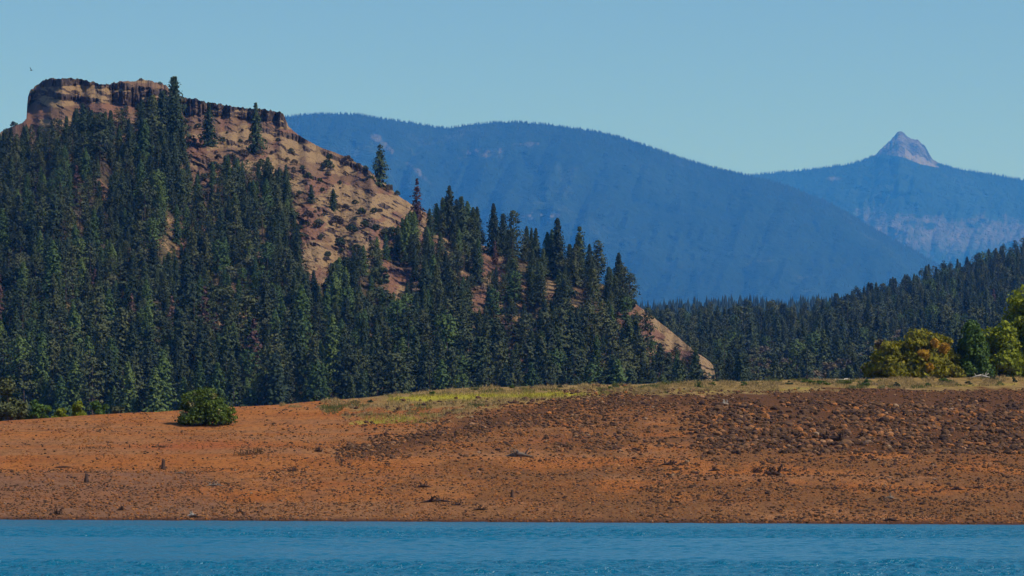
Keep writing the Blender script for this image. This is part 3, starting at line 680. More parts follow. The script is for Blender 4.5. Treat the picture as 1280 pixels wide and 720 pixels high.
# ------------------------------------------------------------------ trees one can name on the left hill
reg('fir', *conifer(90, R=.33, nb=280, lo=.02, power=.95, droop=.5, clump=.07), 'fir')                 # 9 wide-skirted
reg('fir', *conifer(91, R=.30, nb=210, lo=.05, power=.7, droop=.25, clump=.068, gap=.3), 'fir')        # 10 open
SPEC = [  # kind, proto, px, base y, tip y, wide, label
 ('fir', 1, 218, 178, 95, 1.0, 'tallest dark pine standing above the cliff line on the left hill'),
 ('fir', 4, 203, 185, 113, 1.0, 'dark fir just left of the tallest skyline pine beside the cliff'),
 ('fir', 3, 190, 190, 119, 1.2, 'bushy dark fir two left of the tallest skyline pine'),
 ('fir', 5, 104, 186, 129, 1.2, 'broad dark fir in front of the cliff, tip below its left end'),
 ('fir', 9, 261, 182, 128, 1.0, 'lone dark fir with a wide skirt below the middle of the cliff'),
 ('fir', 9, 320, 190, 128, .85, 'lone dark fir rising over the right part of the cliff edge'),
 ('fir', 10, 475, 234, 180, 1.05, 'solitary open-branched fir on the bare ridge against the blue mountain'),
 ('fir', 7, 521, 276, 222, 1.05, 'reddish dead conifer at the ridge where the bare slope ends'),
 ('fir', 4, 389, 253, 230, 1.3, 'small upright fir on the bare slope, left of its twin'),
 ('fir', 2, 416, 263, 235, 1.3, 'small upright fir on the bare slope, right of its twin'),
 ('fir', 3, 335, 258, 196, 1.0, 'slim dark fir at the left border of the bare slope'),
 ('fir', 0, 357, 268, 205, .8, 'very narrow fir nearest the bare slope below the cliff end'),
 ('fir', 8, 562, 300, 232, 1.0, 'first tall conifer on the skyline right of the red dead tree'),
 ('fir', 1, 577, 305, 245, .9, 'second skyline conifer right of the red dead tree'),
 ('fir', 2, 591, 315, 258, .95, 'third skyline conifer right of the red dead tree'),
 ('fir', 5, 617, 322, 254, .85, 'dense skyline fir halfway down the wooded ridge'),
 ('pine', 0, 642, 330, 263, .95, 'round-topped skyline pine halfway down the wooded ridge'),
 ('fir', 0, 664, 330, 284, .8, 'thin pointed skyline fir between two broader trees'),
 ('fir', 5, 697, 345, 272, 1.0, 'tall pyramid-shaped dark fir on the lower wooded ridge'),
 ('fir', 10, 724, 345, 281, .9, 'open ragged fir just right of the pyramid-shaped fir'),
 ('pine', 2, 748, 352, 296, 1.0, 'rounded pine near the lower end of the wooded ridge'),
 ('fir', 5, 773, 372, 315, 1.05, 'last dark fir at the end of the wooded ridge'),
 ('pine', 1, 790, 376, 338, 1.3, 'leaning bushy pine overhanging the end of the wooded ridge'),
 ('pine', 2, 752, 440, 372, 1.0, 'half-bare pine with pale trunk above the golden slope'),
 ('pine', 0, 810, 446, 384, .9, 'thin see-through pine in front of the golden slope'),
 ('fir', 4, 786, 470, 396, 1.1, 'dark fir in front of the foot of the golden slope'),
 ('pine', 4, 845, 476, 430, .9, 'greyish thin pine before the tip of the golden slope'),
 ('pine', 2, 866, 478, 434, .9, 'last thin grey pine before the tip of the golden slope'),
 ('fir', 3, 825, 476, 428, 1.1, 'short dark fir between thin pines below the golden slope')]
for kind, k, px, yb, yt, wd, lab in SPEC:
    p = on_hill(px, max(yb, float(ip(px, R1))+2)); H = (yb-yt)*p[1]/F
    tree_obj(kind, k, p-np.array([0, 0, .3]), H, lab, kind+' tree', None, 20., wd)
for n_, (px, yb, yt, lab) in enumerate([(3, 300, 262, 'bare pale snag at the left photo edge halfway up the forest'), (141, 500, 452, 'bare pale dead tree standing in the lowest forest behind the orange bank'), (178, 300, 262, 'thin bare snag among firs above the middle of the left forest'),
                                    (358, 440, 410, 'thin bare snag in the lower forest below the bare slope'), (1081, 440, 398, 'pale bare trunk in front of the right forest above the yellow bush')]):
    p = on_hill(px, yb) if px < 900 else on_hill2(px, yb); H = (yb-yt)*p[1]/F
    o = empty('dead_tree', p); o.scale = (H/20,)*3; tag(o, lab, 'dead tree'); link('trunk', DEADM[n_ % 2], o)

# shrubs and oaks dotted over the bare slope
SH = [(361, 282, 26, 'round oak with a pale trunk at the top of the bushy slope'), (410, 213, 16, None), (412, 200, 10, None), (434, 205, 13, None), (448, 212, 10, None), (456, 214, 9, None), (410, 222, 10, None), (486, 240, 12, None), (497, 243, 8, None), (385, 275, 14, None), (398, 285, 14, None),
      (421, 284, 17, None), (432, 262, 9, None), (451, 270, 13, None), (468, 268, 10, None), (385, 225, 12, None), (378, 213, 8, None), (400, 228, 8, None), (440, 292, 15, None), (455, 285, 12, None), (372, 300, 15, None), (402, 300, 10, None), (482, 300, 18, None), (470, 290, 12, None),
      (507, 305, 18, None), (425, 310, 16, None), (445, 318, 16, None), (236, 176, 9, None), (249, 184, 7, None), (290, 205, 16, None), (305, 200, 15, None), (325, 212, 14, None), (268, 215, 16, None), (282, 226, 18, None), (255, 226, 12, None), (490, 320, 14, None), (540, 290, 12, None), (552, 288, 11, None),
      (438, 335, 14, None), (410, 322, 10, None), (526, 330, 14, None), (470, 335, 14, None), (630, 340, 12, None), (722, 352, 15, None), (735, 362, 13, None), (745, 376, 12, None), (700, 372, 12, None), (716, 392, 12, None), (775, 392, 9, None), (760, 388, 10, None), (800, 402, 10, None),
      (176, 100, 5, None), (200, 104, 5, None), (17, 158, 9, None), (41, 118, 7, None), (360, 172, 4, None), (345, 190, 5, None), (300, 178, 6, None), (335, 228, 14, None), (317, 232, 14, None), (645, 422, 12, None), (652, 412, 10, None), (390, 490, 12, None), (405, 494, 9, None), (352, 492, 14, None),
      (430, 492, 12, None), (640, 468, 16, None), (610, 470, 14, None), (575, 476, 14, None), (875, 470, 12, None)]
r2 = random.Random(5)
while len(SH) < 150:
    px = r2.uniform(232, 545); R_ = float(ip(px, R1)); yb = R_+26+r2.random()*(60+.55*max(0, px-300))
    if yb < 345 and all(abs(px-q[0]) > 5 or abs(yb-q[1]) > 4 for q in SH): SH.append((px, yb, r2.uniform(3.5, 9.5), None))
for px, yb, h, lab in SH:
    yb = max(yb, float(ip(px, R1))+1.2); p = on_hill(px, yb); H = h*F**0*p[1]/F
    k = r.choice([0, 1, 0, 2]); tone = TONE[PROTO['oak'][k][3]]
    where = 'on bare upper slope' if yb < 345 and px < 560 else 'among left hill firs'
    tree_obj('oak', k, p-np.array([0, 0, .2]), H, lab or '%s oak %s, top %d%% across, %d%% down photo' % (tone, where, round(px/12.8), round((yb-h)/7.2)), 'oak tree', 'bushy oaks dotted over the left hill', 8., 1.1)

# ------------------------------------------------------------------ broadleaf trees on the right of the bank, shrubs
def plant(name, label, cat, p, H, W, seed, mc, nleaf, size, trunk=.18, nlobe=14, group=None, low=.0, accents=None, mt='bark', flat=True, shell=.5):
    cr, tr = broadleaf(seed, H, W, trunk, nlobe, nleaf, size, low=low, flat_base=flat, shell=shell)
    o = empty(name, p); tag(o, label, cat, group)
    link('stem' if cat in ('shrub', 'bush') else 'trunk', tr.mesh('trunk', [M[mt]]), o); link('crown', cr.mesh('crown', [M[mc]]), o)
    for (cx, cy, cz, rad, mc2, nn) in (accents or []):
        tb = TB(); rr = np.random.default_rng(seed+int(cz*10)); d = rr.normal(size=(nn, 3)); d /= np.linalg.norm(d, axis=1)[:, None]
        leaves(tb, np.array([cx, cy, cz])+d*rad*(rr.random((nn, 1))**.4), np.full(nn, size), .8, rr); q = link('turned_leaves', tb.mesh('turned_leaves', [M[mc2]]), o); q['label'] = 'clump of leaves turned pale or orange'
    return o
def on_top(px, back=0.0):
    Y = float(ip(px, YT))+back; y = float(ip(px, TT)); p = pt(px, y, Y); p[2] = pt(px, y, float(ip(px, YT)))[2]-.05*back*.3-.1; return p
s_ = 395/F
plant('broadleaf_tree', 'wide olive-yellow tree with orange leaf clumps on the grassy bank', 'tree', on_top(1140, 6), 65*s_, 104*s_, 201, 'maple', 13000, .5, nlobe=60,
      accents=[(.9, -4.6, 3.4, .75, 'orange_leaf', 150), (2.6, -3.6, 5.0, .6, 'orange_leaf', 90), (3.9, -3.4, 4.4, .6, 'orange_leaf', 90), (1.6, -5.2, 1.7, .55, 'orange_leaf', 80), (-4.6, -2.5, 4.8, .7, 'brush', 90)])
plant('broadleaf_tree', 'lower olive bush-like tree filling the left of the yellowing clump', 'tree', on_top(1108, 4), 48*s_, 58*s_, 202, 'maple', 6000, .46, nlobe=32)
plant('broadleaf_tree', 'orange-tinged bushy tree on the right side of the yellowing clump', 'tree', on_top(1180, 5), 58*s_, 56*s_, 203, 'maple', 6000, .46, nlobe=32, accents=[(-.5, -2.9, 4.0, .6, 'orange_leaf', 90)])
plant('broadleaf_tree', 'small upright green tree between the yellow tree and the lime one', 'tree', on_top(1216, 3), 78*s_, 50*s_, 204, 'green_leaf', 8500, .42, nlobe=40)
plant('broadleaf_tree', 'tall lime-green tree cut by the right edge of the photo', 'tree', on_top(1292, 8), 116*s_, 110*s_, 205, 'lime_leaf', 20000, .52, nlobe=80)
plant('broadleaf_tree', 'low lime-green tree leaning left of the tall lime one', 'tree', on_top(1252, 6), 74*s_, 62*s_, 206, 'lime_leaf', 8000, .48, nlobe=36)
p = on_bank(257, 531); k_ = p[1]/F
plant('bush', 'big round glossy green bush alone on the orange bank', 'bush', p-np.array([0, 0, .1]), 43*k_*1.12, 78*k_*1.0, 210, 'bush_leaf', 11000, .26, nlobe=60, trunk=.12, mt='dark_wood',
      accents=[(-1.3, -1.9, 2.2, .35, 'bush_pale', 26), (-2.2, -1.5, 1.3, .3, 'bush_pale', 20), (1.0, -1.4, 3.0, .28, 'bush_pale', 16), (-.9, -1.0, 3.3, .25, 'bush_pale', 14), (1.6, -2.2, 1.4, .3, 'bush_pale', 14)])
SHR = [(14, 62, 44, 'pine', 'tall dark green bushy tree at the left photo edge behind the bank'), (48, 27, 36, 'green_leaf', 'mid-green leafy shrub behind the bank, leftmost of the shrub row'), (74, 15, 22, 'lime_leaf', 'low pale yellow-green shrub behind the bank edge'), (97, 24, 20, 'lime_leaf', 'brightest yellow-green shrub behind the left bank'),
       (124, 24, 26, 'green_leaf', 'rightmost leafy green shrub of the row behind the left bank'), (150, 12, 26, 'oak', 'low dull shrub peeping over the bank between row and round bush')]
for q, (px, h, w, mc, lab) in enumerate(SHR):
    p = on_top(px, 18+q); p[2] -= .3; k_ = p[1]/F
    plant('shrub', lab, 'shrub', p, (h+8)*k_, w*k_*1.15, 220+q, mc, 2600, .33, nlobe=10, group='shrubs in the row behind the left bank')
SM = [(640, 480, 5, 8), (1028, 481, 6, 22), (1082, 482, 10, 12), (1120, 483, 8, 10), (872, 483, 6, 10), (595, 487, 4, 9), (1210, 481, 7, 10), (1268, 479, 8, 7), (1010, 479, 5, 20), (930, 482, 5, 12), (985, 480, 5, 14), (700, 484, 3, 8), (763, 487, 4, 7), (540, 493, 4, 10), (1180, 477, 5, 18), (1242, 476, 6, 14), (890, 481, 4, 9), (1060, 480, 4, 10), (1160, 483, 4, 8), (463, 503, 3, 8)]
for q, (px, y, h, w) in enumerate(SM):
    y = max(y, float(ip(px, TT))+1.5); p = on_bank(px, y); k_ = p[1]/F
    plant('shrub', 'low green shrub on dry grass, %d%% across, %d%% down the photo' % (round(px/12.8), round((y-h/2)/7.2)), 'shrub', p, h*k_, w*k_, 260+q, r.choice(['green_leaf', 'oak', 'bush_leaf']), 420, .16, nlobe=6, group='low shrubs on the grassy top of the bank')

# ------------------------------------------------------------------ wood on the shore
def driftwood(name, label, cat, p, L, h, seed, mt, n=5, stump=False, group=None):
    rr = np.random.default_rng(seed); tb = TB(); R0 = max(.07, h*.17)
    if stump:
        tb.tube([[0, 0, -.15], [0, 0, h*.25], [.03*h, 0, h*.8], [.09*h, .02, h]], [h*.36, h*.22, h*.18, h*.11], 9)
        tb.tube([[.05*h, 0, h*.7], [-.12*h, 0, h*.98], [-.10*h, 0, h*1.06]], [.1*h, .07*h, .02*h], 6)
    else:                                   # a bent log lying on the ground
        a = (rr.random()-.5)*.7; c, s_ = math.cos(a), math.sin(a); w = [(rr.random()-.5)*.12*L for _ in range(6)]
        tb.tube([[-.5*L*c, -.5*L*s_+w[0], -.02], [-.25*L*c, -.25*L*s_+w[1], R0*.9], [0, w[2], R0*1.1+.15*h*rr.random()], [.28*L*c, .28*L*s_+w[3], R0*.7], [.5*L*c, .5*L*s_+w[4], R0*.2]],
                [R0*.4, R0*.9, R0*1.15, R0*.7, R0*.2], 7)
    for q in range(n*2):
        a = rr.random()*2*PI; l = L*(.12+.22*rr.random()); c, s_ = math.cos(a), .6*math.sin(a); ox = (rr.random()-.5)*L*(.45 if not stump else .1)
        z1 = h*(.25+.75*rr.random()**1.3) if not stump else h*(.2+.25*rr.random()); r0 = R0*(.35+.5*rr.random()); z2 = z1*(.2+.9*rr.random()) if not stump else -.02
        tb.tube([[ox, 0, .02], [ox+c*l*.3, s_*l*.3, z1*.6], [ox+c*l*.7+.15*l*rr.random(), s_*l*.7, z1], [ox+c*l, s_*l, z2]], [r0, r0*.8, r0*.5, r0*.15], 6)
    o = link(name, tb.mesh(name, [M[mt]], smooth=True), loc=p); o.rotation_euler = (0, 0, 0); return tag(o, label, cat, group)
DW = [('stump', 108, 603, 14, 11, 'dark_wood', 4, 1, 'dark upright stump on the grey gravel at left'), ('stump', 204, 585, 18, 12, 'dark_wood', 5, 1, 'dark stump with spreading roots below the round bush'),
      ('driftwood', 547, 628, 44, 9, 'dark_wood', 7, 0, 'long dark tangle of driftwood near the middle waterline'), ('driftwood', 648, 571, 38, 13, 'grey_wood', 6, 0, 'twisted pale driftwood root in the middle of the slope'),
      ('driftwood', 530, 611, 18, 11, 'dark_wood', 5, 0, 'small dark root mass above the long driftwood tangle'), ('stump', 640, 622, 10, 9, 'dark_wood', 3, 1, 'stubby dark stump right of the long driftwood tangle'),
      ('stump', 162, 560, 8, 4, 'dark_wood', 3, 1, 'tiny dark stump on the orange soil left of the bush'), ('driftwood', 1228, 503, 26, 7, 'dark_wood', 5, 0, 'dark forked log at the top right of the rubble'),
      ('driftwood', 1042, 551, 56, 15, 'dark_wood', 9, 0, 'big dark root tangle amid the rubble field'), ('driftwood', 966, 594, 30, 16, 'dark_wood', 6, 0, 'thin branching dead root on the lower right slope'),
      ('driftwood', 1196, 613, 20, 8, 'dark_wood', 5, 0, 'small black root lump on the lower right slope, left of another'), ('driftwood', 1222, 611, 12, 7, 'dark_wood', 4, 0, 'smaller black root lump on the lower right slope'),
      ('driftwood', 244, 646, 22, 5, 'dark_wood', 4, 0, 'dark log lying at the waterline on the left'), ('driftwood', 240, 644, 12, 7, 'white_wood', 4, 0, 'small pale wood piece at the left waterline'),
      ('driftwood', 600, 640, 22, 7, 'dark_wood', 5, 0, 'black root lump close to the middle waterline'), ('driftwood', 572, 634, 12, 6, 'dark_wood', 4, 0, 'small dark lump between tangle and waterline'),
      ('driftwood', 152, 638, 13, 9, 'dark_wood', 5, 0, 'dark root lump above the waterline at left'), ('driftwood', 72, 644, 18, 9, 'dark_wood', 6, 0, 'brown root lump at the waterline far left'),
      ('driftwood', 268, 606, 26, 7, 'grey_wood', 5, 0, 'greyish branch pieces on the gravel right of the stump'), ('driftwood', 225, 592, 14, 4, 'grey_wood', 3, 0, 'short grey stick lying right of the rooted stump'),
      ('driftwood', 895, 588, 22, 7, 'dark_wood', 5, 0, 'dark branch lump on the slope left of the branching root'), ('driftwood', 836, 582, 24, 9, 'dark_wood', 6, 0, 'dark clump of roots below the middle rubble'),
      ('driftwood', 905, 505, 18, 7, 'white_wood', 5, 0, 'small bleached branches at the top edge of the rubble'), ('driftwood', 1112, 623, 18, 8, 'grey_wood', 5, 0, 'grey curved branch on the lower right slope'),
      ('driftwood', 1113, 652, 22, 9, 'dark_wood', 6, 0, 'brown root lump at the right waterline'), ('driftwood', 80, 583, 26, 2, 'dark_wood', 2, 0, 'thin dark stick lying on the orange soil far left'),
      ('driftwood', 300, 640, 14, 6, 'dark_wood', 4, 0, 'small dark wood lump right of the waterline log'), ('driftwood', 365, 590, 14, 6, 'dark_wood', 4, 0, 'dark twig clump in the left middle of the slope'),
      ('driftwood', 1000, 548, 22, 9, 'dark_wood', 5, 0, 'dark snag left of the big root tangle'), ('driftwood', 1078, 548, 22, 8, 'dark_wood', 5, 0, 'dark snag right of the big root tangle'),
      ('driftwood', 1157, 472, 24, 8, 'white_wood', 3, 0, 'bleached branches under the yellowing trees'), ('driftwood', 1226, 471, 26, 9, 'white_wood', 3, 0, 'bleached arching branches under the small green tree')]
for q, (nm, px, y, L, h, mt, n, st, lab) in enumerate(DW):
    y = min(y, float(ip(px, YW))-.6); y = max(y, float(ip(px, TT))+.3); p = on_bank(px, y); k_ = p[1]/F
    driftwood(nm, lab, nm, p, L*k_, h*k_, 300+q, mt, n, bool(st))
# dead weeds
def weed(p, h, w, seed, lab):
    rr = np.random.default_rng(seed); tb = TB()
    for q in range(22):
        x, y = rr.normal(size=2)*np.array([w, .5*w])*.24; a = (rr.random(2)-.5)*.9*h
        hh = h*(.25+.75*rr.random()**2); tb.tube([[x, y, -.05], [x+a[0]*.4, y+a[1]*.4, hh*.6], [x+a[0], y+a[1], hh]], [.03, .025, .012], 4, False)
    C = np.stack([(rr.random(70)-.5)*w, (rr.random(70)-.5)*.5*w, rr.random(70)*h*.6], -1); leaves(tb, C, np.full(70, .14), .8, rr)
    tag(link('dead_weeds', tb.mesh('dead_weeds', [M['weed']]), loc=p), lab, 'weeds', 'dead weeds standing on the bank')
M['weed'] = foliage_mat('dead_weed', (.06, .03, .015), (.10, .05, .025), (.15, .08, .03), 2)
for q, (px, y, h, w, lab) in enumerate([(305, 569, 14, 20, 'rusty dead weeds on the orange slope right of the round bush'), (322, 567, 10, 18, 'low rusty weeds right of the taller dead weeds'), (200, 560, 3, 20, 'flat dark weeds left below the round bush'), (398, 565, 7, 9, 'single dark weed clump in the middle of the left slope'),
                                        (945, 590, 12, 14, 'thin dead stalks left of the branching root'), (120, 561, 4, 40, 'low strip of dark weeds across the orange soil')]):
    p = on_bank(px, y); k_ = p[1]/F; weed(p, h*k_, w*k_, 500+q, lab)

# ------------------------------------------------------------------ stones
def ico(sub):
    import bmesh
    bm = bmesh.new(); bmesh.ops.create_icosphere(bm, subdivisions=sub, radius=1); bm.verts.ensure_lookup_table()
    V = np.array([v.co[:] for v in bm.verts]); T = np.array([[v.index for v in f.verts] for f in bm.faces]); bm.free(); return V, T
def rock_shape(V, seed):
    rr = np.random.default_rng(seed); P = V.copy()
    for _ in range(7):                                   # chop with planes for facets
        n = rr.normal(size=3); n /= np.linalg.norm(n); d = .62+.3*rr.random(); s = P@n; P = P-np.maximum(s-d, 0)[:, None]*n
    P *= 1+.10*(rr.random((len(P), 1))-.5); return P*np.array([1.0+.3*rr.random(), .85+.3*rr.random(), .72+.28*rr.random()])
m, nt, b = mat('stone', .9, .2)
oi = N(nt, 'ShaderNodeObjectInfo'); t_ = math_(nt, 'FRACT', math_(nt, 'ADD', oi.outputs['Random'], attr(nt, 'tint')))
c = ramp(nt, t_, [(0, (.028, .014, .008)), (.3, (.062, .030, .015)), (.6, (.095, .047, .022)), (.8, (.135, .070, .034)), (.89, (.19, .075, .024)), (.96, (.30, .11, .030)), (1, (.24, .16, .10))])
n = noise(nt, coords(nt), 5, 4, .7); c = mixc(nt, math_(nt, 'MULTIPLY', soft(nt, n, .5, .8), .4), c, (.20, .085, .035))
nt.links.new(c, b.inputs['Base Color']); bump(nt, b, n, .5, .06); M['stone'] = m
r5 = np.random.default_rng(77)
I1, T1 = ico(1); I2, T2 = ico(2)
shapes1 = [rock_shape(I1, k) for k in range(14)]; shapes2 = [rock_shape(I2, 50+k) for k in range(10)]
big2 = [mesh_np('boulder', s, T2, [M['stone']]) for s in shapes2]
cand = []
def zone(n, x0, x1, fy, s0, s1, cond=None, pw=2.2):
    for _ in range(n):
        px = r5.uniform(x0, x1); y = fy(px, r5); s = s0+(s1-s0)*r5.random()**pw
        if cond and not cond(px, y): continue
        T = float(ip(px, TT)); yw = float(ip(px, YW))
        if y < T+1 or y > yw-.7: continue
        cand.append((px, y, s))
nzf = lambda px, y, s=601: float(fbm(px/26., y/9., s, 3))
uni = lambda a, b_: (lambda px, q: q.uniform(a, b_))
zone(11000, 850, 1380, uni(503, 568), 2.0, 10.5, lambda px, y: nzf(px, y) > .36 and px > 868+abs(y-535)*.8+r5.normal()*16, 3.2)
zone(170, 890, 1290, uni(512, 562), 7, 15, lambda px, y: nzf(px, y, 661) > .45, 1.8)
zone(6000, 690, 1380, uni(487, 514), 1.4, 4.6, lambda px, y: nzf(px, y) > .38)
zone(4200, 420, 790, lambda px, q: 566-(px-430)*.19+q.normal()*10, 1.6, 6, lambda px, y: nzf(px, y) > .44, 2.4)
zone(1500, 590, 880, uni(500, 535), 1.5, 6, lambda px, y: nzf(px, y, 611) > .5, 2.4)
zone(1500, 680, 905, uni(525, 566), 2, 7.5, lambda px, y: nzf(px, y, 617) > .47, 2.4)
zone(8000, 800, 1400, uni(562, 655), 1.3, 6.5, lambda px, y: nzf(px, y, 619) > .40, 3.0)
zone(6500, -80, 400, uni(584, 651), 1.2, 4.2, lambda px, y: nzf(px, y, 623) > .38+max(0, px-250)*.0012)
zone(2600, 300, 860, uni(596, 654), 1.0, 4.4, lambda px, y: nzf(px, y, 625) > .46, 2.8)
zone(16000, 300, 1380, uni(500, 654), 1.1, 4.2, lambda px, y: nzf(px, y, 641) > .52-.00012*px, 2.2)
zone(14000, -80, 1380, uni(515, 654), .9, 3.8, lambda px, y: nzf(px, y, 627) > .44, 3.5)
zone(900, -60, 330, uni(517, 560), 1.0, 3.0, lambda px, y: nzf(px, y, 629) > .52, 2.5)
zone(700, 430, 900, uni(498, 600), 3.5, 8.5, lambda px, y: nzf(px, y, 631) > .5, 2)
cand.sort(key=lambda c_: -c_[2]); print('stones', len(cand))
big = []; used = set(); restc = []
for c_ in cand:
    a = (int(round(c_[0]/12.8)), int(round(c_[1]/7.2)))
    if len(big) < 280 and 0 <= c_[0] <= 1280 and a not in used: used.add(a); big.append(c_)
    else: restc.append(c_)
for q, (px, y, s) in enumerate(big):
    p = on_bank(px, y); sc = s*p[1]/F*.5
    o = link('boulder', big2[q % 10], loc=p+np.array([0, 0, sc*.12])); o.scale = (sc,)*3; o.rotation_euler = ((random.random()-.5)*.7, (random.random()-.5)*.7, random.random()*6.28)
    where = 'in rubble field' if px > 872 and 505 < y < 570 else 'on bare soil'
    tag(o, '%s brown boulder %s, %d%% across, %d%% down the photo' % ('large' if s > 9 else 'mid-sized' if s > 6 else 'small', where, round(px/12.8), round(y/7.2)), 'boulder', 'boulders lying on the dry bank')
def rubble(name, items, label, cat, mt='stone', sq=1.0):
    Vs = []; Ts = []; tint = []; off = 0
    px = np.array([c_[0] for c_ in items]); y = np.array([c_[1] for c_ in items]); s = np.array([c_[2] for c_ in items]); Y = bank(px, y)
    X = (px-640)/F*Y; Z = CH+(HZ-y)/F*Y; Ys = CH*F/(ip(px, YW)-HZ); Z = Z+bank_dz(X, Y)*sst(Ys, Ys+4, Y)
    for q in range(len(items)):
        sh = shapes1[q % 14]; sc = s[q]*Y[q]/F*.5; a = r5.random()*6.28; ca, sa = math.cos(a), math.sin(a)
        R_ = np.array([[ca, -sa, 0], [sa, ca, 0], [0, 0, 1.0]]); tl = (r5.random()-.5)*.8
        R_ = R_@np.array([[math.cos(tl), 0, math.sin(tl)], [0, 1, 0], [-math.sin(tl), 0, math.cos(tl)]])
        Vs.append((sh@R_.T)*[1, 1, sq]*sc+[X[q], Y[q], Z[q]+sc*.15]); Ts.append(T1+off); off += len(sh); tint.append(np.full(len(sh), r5.random()))
    o = link(name, mesh_np(name, np.concatenate(Vs), np.concatenate(Ts), [M[mt]], attrs=dict(tint=np.concatenate(tint)))); tag(o, label, cat, kind='stuff')
M['clod'], nt, b = mat('soil_clod', .95, .1)
nt.links.new(ramp(nt, attr(nt, 'tint'), [(0, (.13, .050, .018)), (.4, (.24, .085, .024)), (.75, (.30, .11, .030)), (1, (.33, .16, .065))]), b.inputs['Base Color'])
rubble('rubble', restc, 'small brown and orange stones strewn over the dry reservoir bank', 'stones')

cand = []
zone(26000, -80, 1380, uni(508, 654), 1.2, 4.4, lambda px, y: nzf(px, y, 651) > .40+.14*(y < 572)*(px < 420), 2.2)
rubble('soil_clods', cand, 'crumbling lumps of orange earth littering the reservoir bank', 'clods', 'clod', .8)
# pale sand heap at the grass edge
def heap(px0, px1, h, back, lab):
    xs = np.linspace(0, 1, 40); ys = np.linspace(-1, 1, 14); p0 = on_top(px0, back); p1 = on_top(px1, back)
    V = []
    for v in ys:
        for u in xs:
            e = math.sin(PI*u)**.5*(1-v*v); hh = h*e*(.6+.8*float(vn(np.array([u*9]), np.array([v*2]), 5)[0]))
            q = p0+(p1-p0)*u; V.append([q[0], q[1]+v*2.5, q[2]-.6+hh+.6*e])
    tag(link('sand_heap', mesh_np('sand_heap', V, grid_faces(14, 40), [M['sand']], smooth=True)), lab, 'sand heap')
M['sand'] = ground_mat('pale_sand', (.50, .42, .33), (.66, .58, .48), 1.2)
heap(1034, 1076, .62, 10, 'pale low sand heap behind the grass left of the yellowing trees')

# ------------------------------------------------------------------ grass
def grass():
    rr = np.random.default_rng(91); Vs = []; n = 0
    G = [(330, 508), (380, 510), (420, 520), (470, 529), (520, 530), (560, 521), (600, 509), (640, 502), (700, 498), (760, 494), (900, 489), (1000, 487), (1150, 485), (1280, 481), (1700, 478)]
    m_ = 42000; px = rr.uniform(350, 1400, m_); T = ip(px, TT); lo = ip(px, G); y = T+(lo-T)*rr.random(m_)**1.1+.2
    nz = fbm(px/14, y/5, 93, 3); keep = (nz > .40) & (y < lo) & (nz > .40+.22*np.clip((520-px)/150, 0, 1)); px, y, nz = px[keep], y[keep], nz[keep]
    Y = bank(px, y); X = (px-640)/F*Y; Z = CH+(HZ-y)/F*Y+bank_dz(X, Y); n = len(px)
    back = rr.random(n) < .10; Y = Y+np.where(back, rr.random(n)*3, 0)
    h = (.10+.28*rr.random(n)**2)*(.6+.8*nz); k = 3; V = np.zeros((n, k, 3, 3)); 
    for q in range(k):
        a = rr.random(n)*6.28; dx = np.cos(a)*.035; dy = np.sin(a)*.035; ox = (rr.random(n)-.5)*.16; ln = (rr.random((n, 2))-.5)*.2
        V[:, q, 0] = np.stack([X+ox-dx, Y-dy, Z-.05], -1); V[:, q, 1] = np.stack([X+ox+dx, Y+dy, Z-.05], -1); V[:, q, 2] = np.stack([X+ox+ln[:, 0], Y+ln[:, 1], Z+h*(.7+.5*rr.random(n))], -1)
    ylw = np.exp(-((y-ip(px, [(430, 505), (480, 500), (560, 497), (620, 495), (700, 493.5), (760, 493), (900, 489)]))/3.2)**2)*sst(455, 520, px)*sst(800, 690, px)
    ylw = np.maximum(ylw, .9*np.exp(-((y-(533-(px-390)*.075))/4)**2)*sst(560, 500, px)); grn = sst(.56, .64, fbm(px/22, y/4, 95, 3))*(1-ylw)
    me = mesh_np('dry_grass', V.reshape(-1, 3), np.arange(n*k*3).reshape(-1, 3), [M['grass']], attrs=dict(yellow=np.repeat(ylw, 9), green=np.repeat(grn, 9), tint=np.repeat(rr.random(n), 9)))
    tag(link('dry_grass', me), 'dry straw-coloured grass with a yellow streak along the top of the bank', 'grass', kind='stuff')
m, nt, b = mat('grass_blades', .8, .2)
c = ramp(nt, attr(nt, 'tint'), [(0, (.20, .14, .05)), (.5, (.33, .23, .09)), (1, (.42, .29, .14))])
c = mixc(nt, attr(nt, 'green'), c, (.10, .11, .03)); c = mixc(nt, attr(nt, 'yellow'), c, (.38, .33, .035)); nt.links.new(c, b.inputs['Base Color']); M['grass'] = m
grass()

# ------------------------------------------------------------------ a bird
def bird():
    tb = TB(); p = pt(39, 88, 420)
    tb.tube([[0, -.26, 0], [0, -.18, .02], [0, 0, .03], [0, .14, .01], [0, .3, 0]], [.01, .045, .07, .045, .02], 8)
    for s in (-1, 1):
        V = [[s*.04, -.08, .04], [s*.04, .08, .04], [s*.22, -.12, .17], [s*.22, .05, .17], [s*.40, -.02, .30], [s*.42, .10, .28]]
        tb.add(V, [(0, 1, 3), (0, 3, 2), (2, 3, 5), (2, 5, 4)])
    m, nt, b = mat('feathers', .7, .2); b.inputs['Base Color'].default_value = (.03, .028, .03, 1)
    o = link('bird', tb.mesh('bird', [m]), loc=p); o.rotation_euler = (.2, .4, .9); tag(o, 'tiny dark bird flying in the sky above the left end of the cliff', 'bird')
bird()

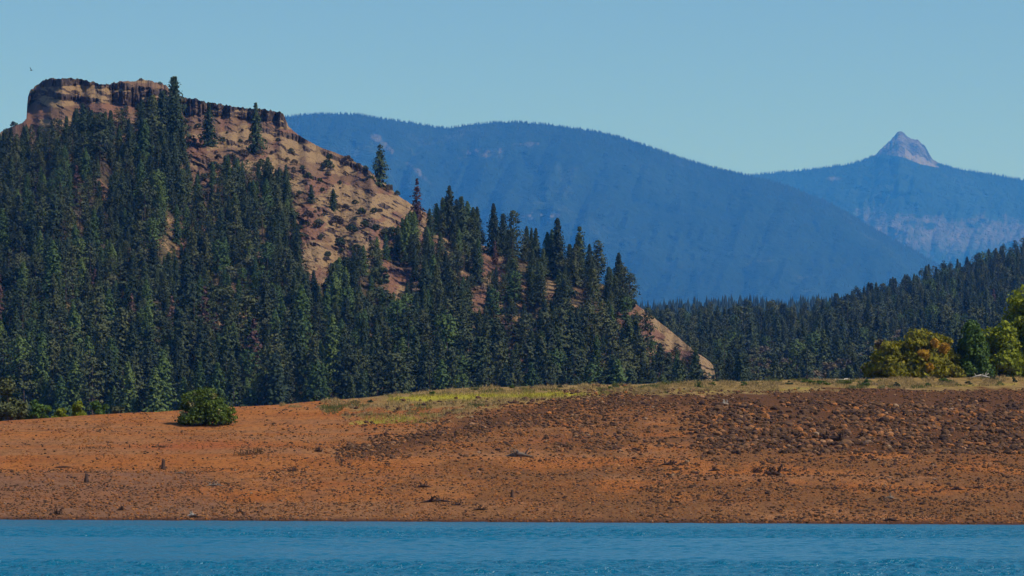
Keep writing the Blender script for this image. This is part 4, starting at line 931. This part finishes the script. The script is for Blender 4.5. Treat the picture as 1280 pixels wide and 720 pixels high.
# ------------------------------------------------------------------ haze
HAZE = dict(density=4.4e-5, color=(.05, .29, 1.0))
x0, x1, y0, y1, z0, z1 = -19500, 19500, -400, 41000, -9, 3900
V = [(x, y, z) for z in (z0, z1) for y in (y0, y1) for x in (x0, x1)]
Fq = [(0, 2, 3, 1), (4, 5, 7, 6), (0, 1, 5, 4), (1, 3, 7, 5), (3, 2, 6, 7), (2, 0, 4, 6)]
m = bpy.data.materials.new('haze_air'); m.use_nodes = True; nt = m.node_tree; nt.nodes.remove(nt.nodes['Principled BSDF'])
pv = N(nt, 'ShaderNodeVolumePrincipled'); pv.inputs['Density'].default_value = HAZE['density']; pv.inputs['Color'].default_value = (*HAZE['color'], 1); pv.inputs['Absorption Color'].default_value = (1, 1, 1, 1); pv.inputs['Anisotropy'].default_value = 0
nt.links.new(pv.outputs[0], nt.nodes['Material Output'].inputs['Volume'])
tag(link('haze', mesh_np('haze', V, Fq, [m])), kind='stuff')

# ------------------------------------------------------------------ sun, sky, camera
SUN = np.array([.62, -.20, .78]); SUN /= np.linalg.norm(SUN)
el = math.asin(SUN[2]); az = math.atan2(SUN[0], SUN[1])
sd = bpy.data.lights.new('sun', 'SUN'); sd.energy = 5.0; sd.angle = math.radians(.5); sd.color = (1, .94, .84)
so = bpy.data.objects.new('sun', sd); COL.objects.link(so)
from mathutils import Vector
so.rotation_euler = Vector(SUN.tolist()).to_track_quat('Z', 'Y').to_euler(); so.location = (300, 0, 500)
w = bpy.data.worlds.new('World'); S.world = w; w.use_nodes = True; nt = w.node_tree
sk = N(nt, 'ShaderNodeTexSky', sky_type='NISHITA'); sk.sun_disc = False; sk.sun_elevation = el; sk.sun_rotation = az
sk.air_density = 1.0; sk.dust_density = .6; sk.ozone_density = 2.5; sk.altitude = 300
bg = nt.nodes['Background']; nt.links.new(mixc(nt, 1.0, sk.outputs[0], (.66, .84, .98), 'MULTIPLY'), bg.inputs[0]); bg.inputs[1].default_value = .115
cd = bpy.data.cameras.new('camera'); cam = bpy.data.objects.new('camera', cd); COL.objects.link(cam); S.camera = cam
cam.location = (0, 0, CH); cam.rotation_euler = (math.radians(90), 0, 0)
cd.sensor_width = 36; cd.lens = 36*F/1280; cd.shift_y = (HZ-360)/1280; cd.clip_start = 1; cd.clip_end = 120000
S.view_settings.view_transform = 'Standard'; S.view_settings.look = 'None'; S.view_settings.exposure = 0; S.view_settings.gamma = 1
S.cycles.max_bounces = 5; S.cycles.diffuse_bounces = 2; S.cycles.glossy_bounces = 2; S.cycles.transmission_bounces = 2; S.cycles.volume_bounces = 1; S.cycles.transparent_max_bounces = 8
S.cycles.use_denoising = True
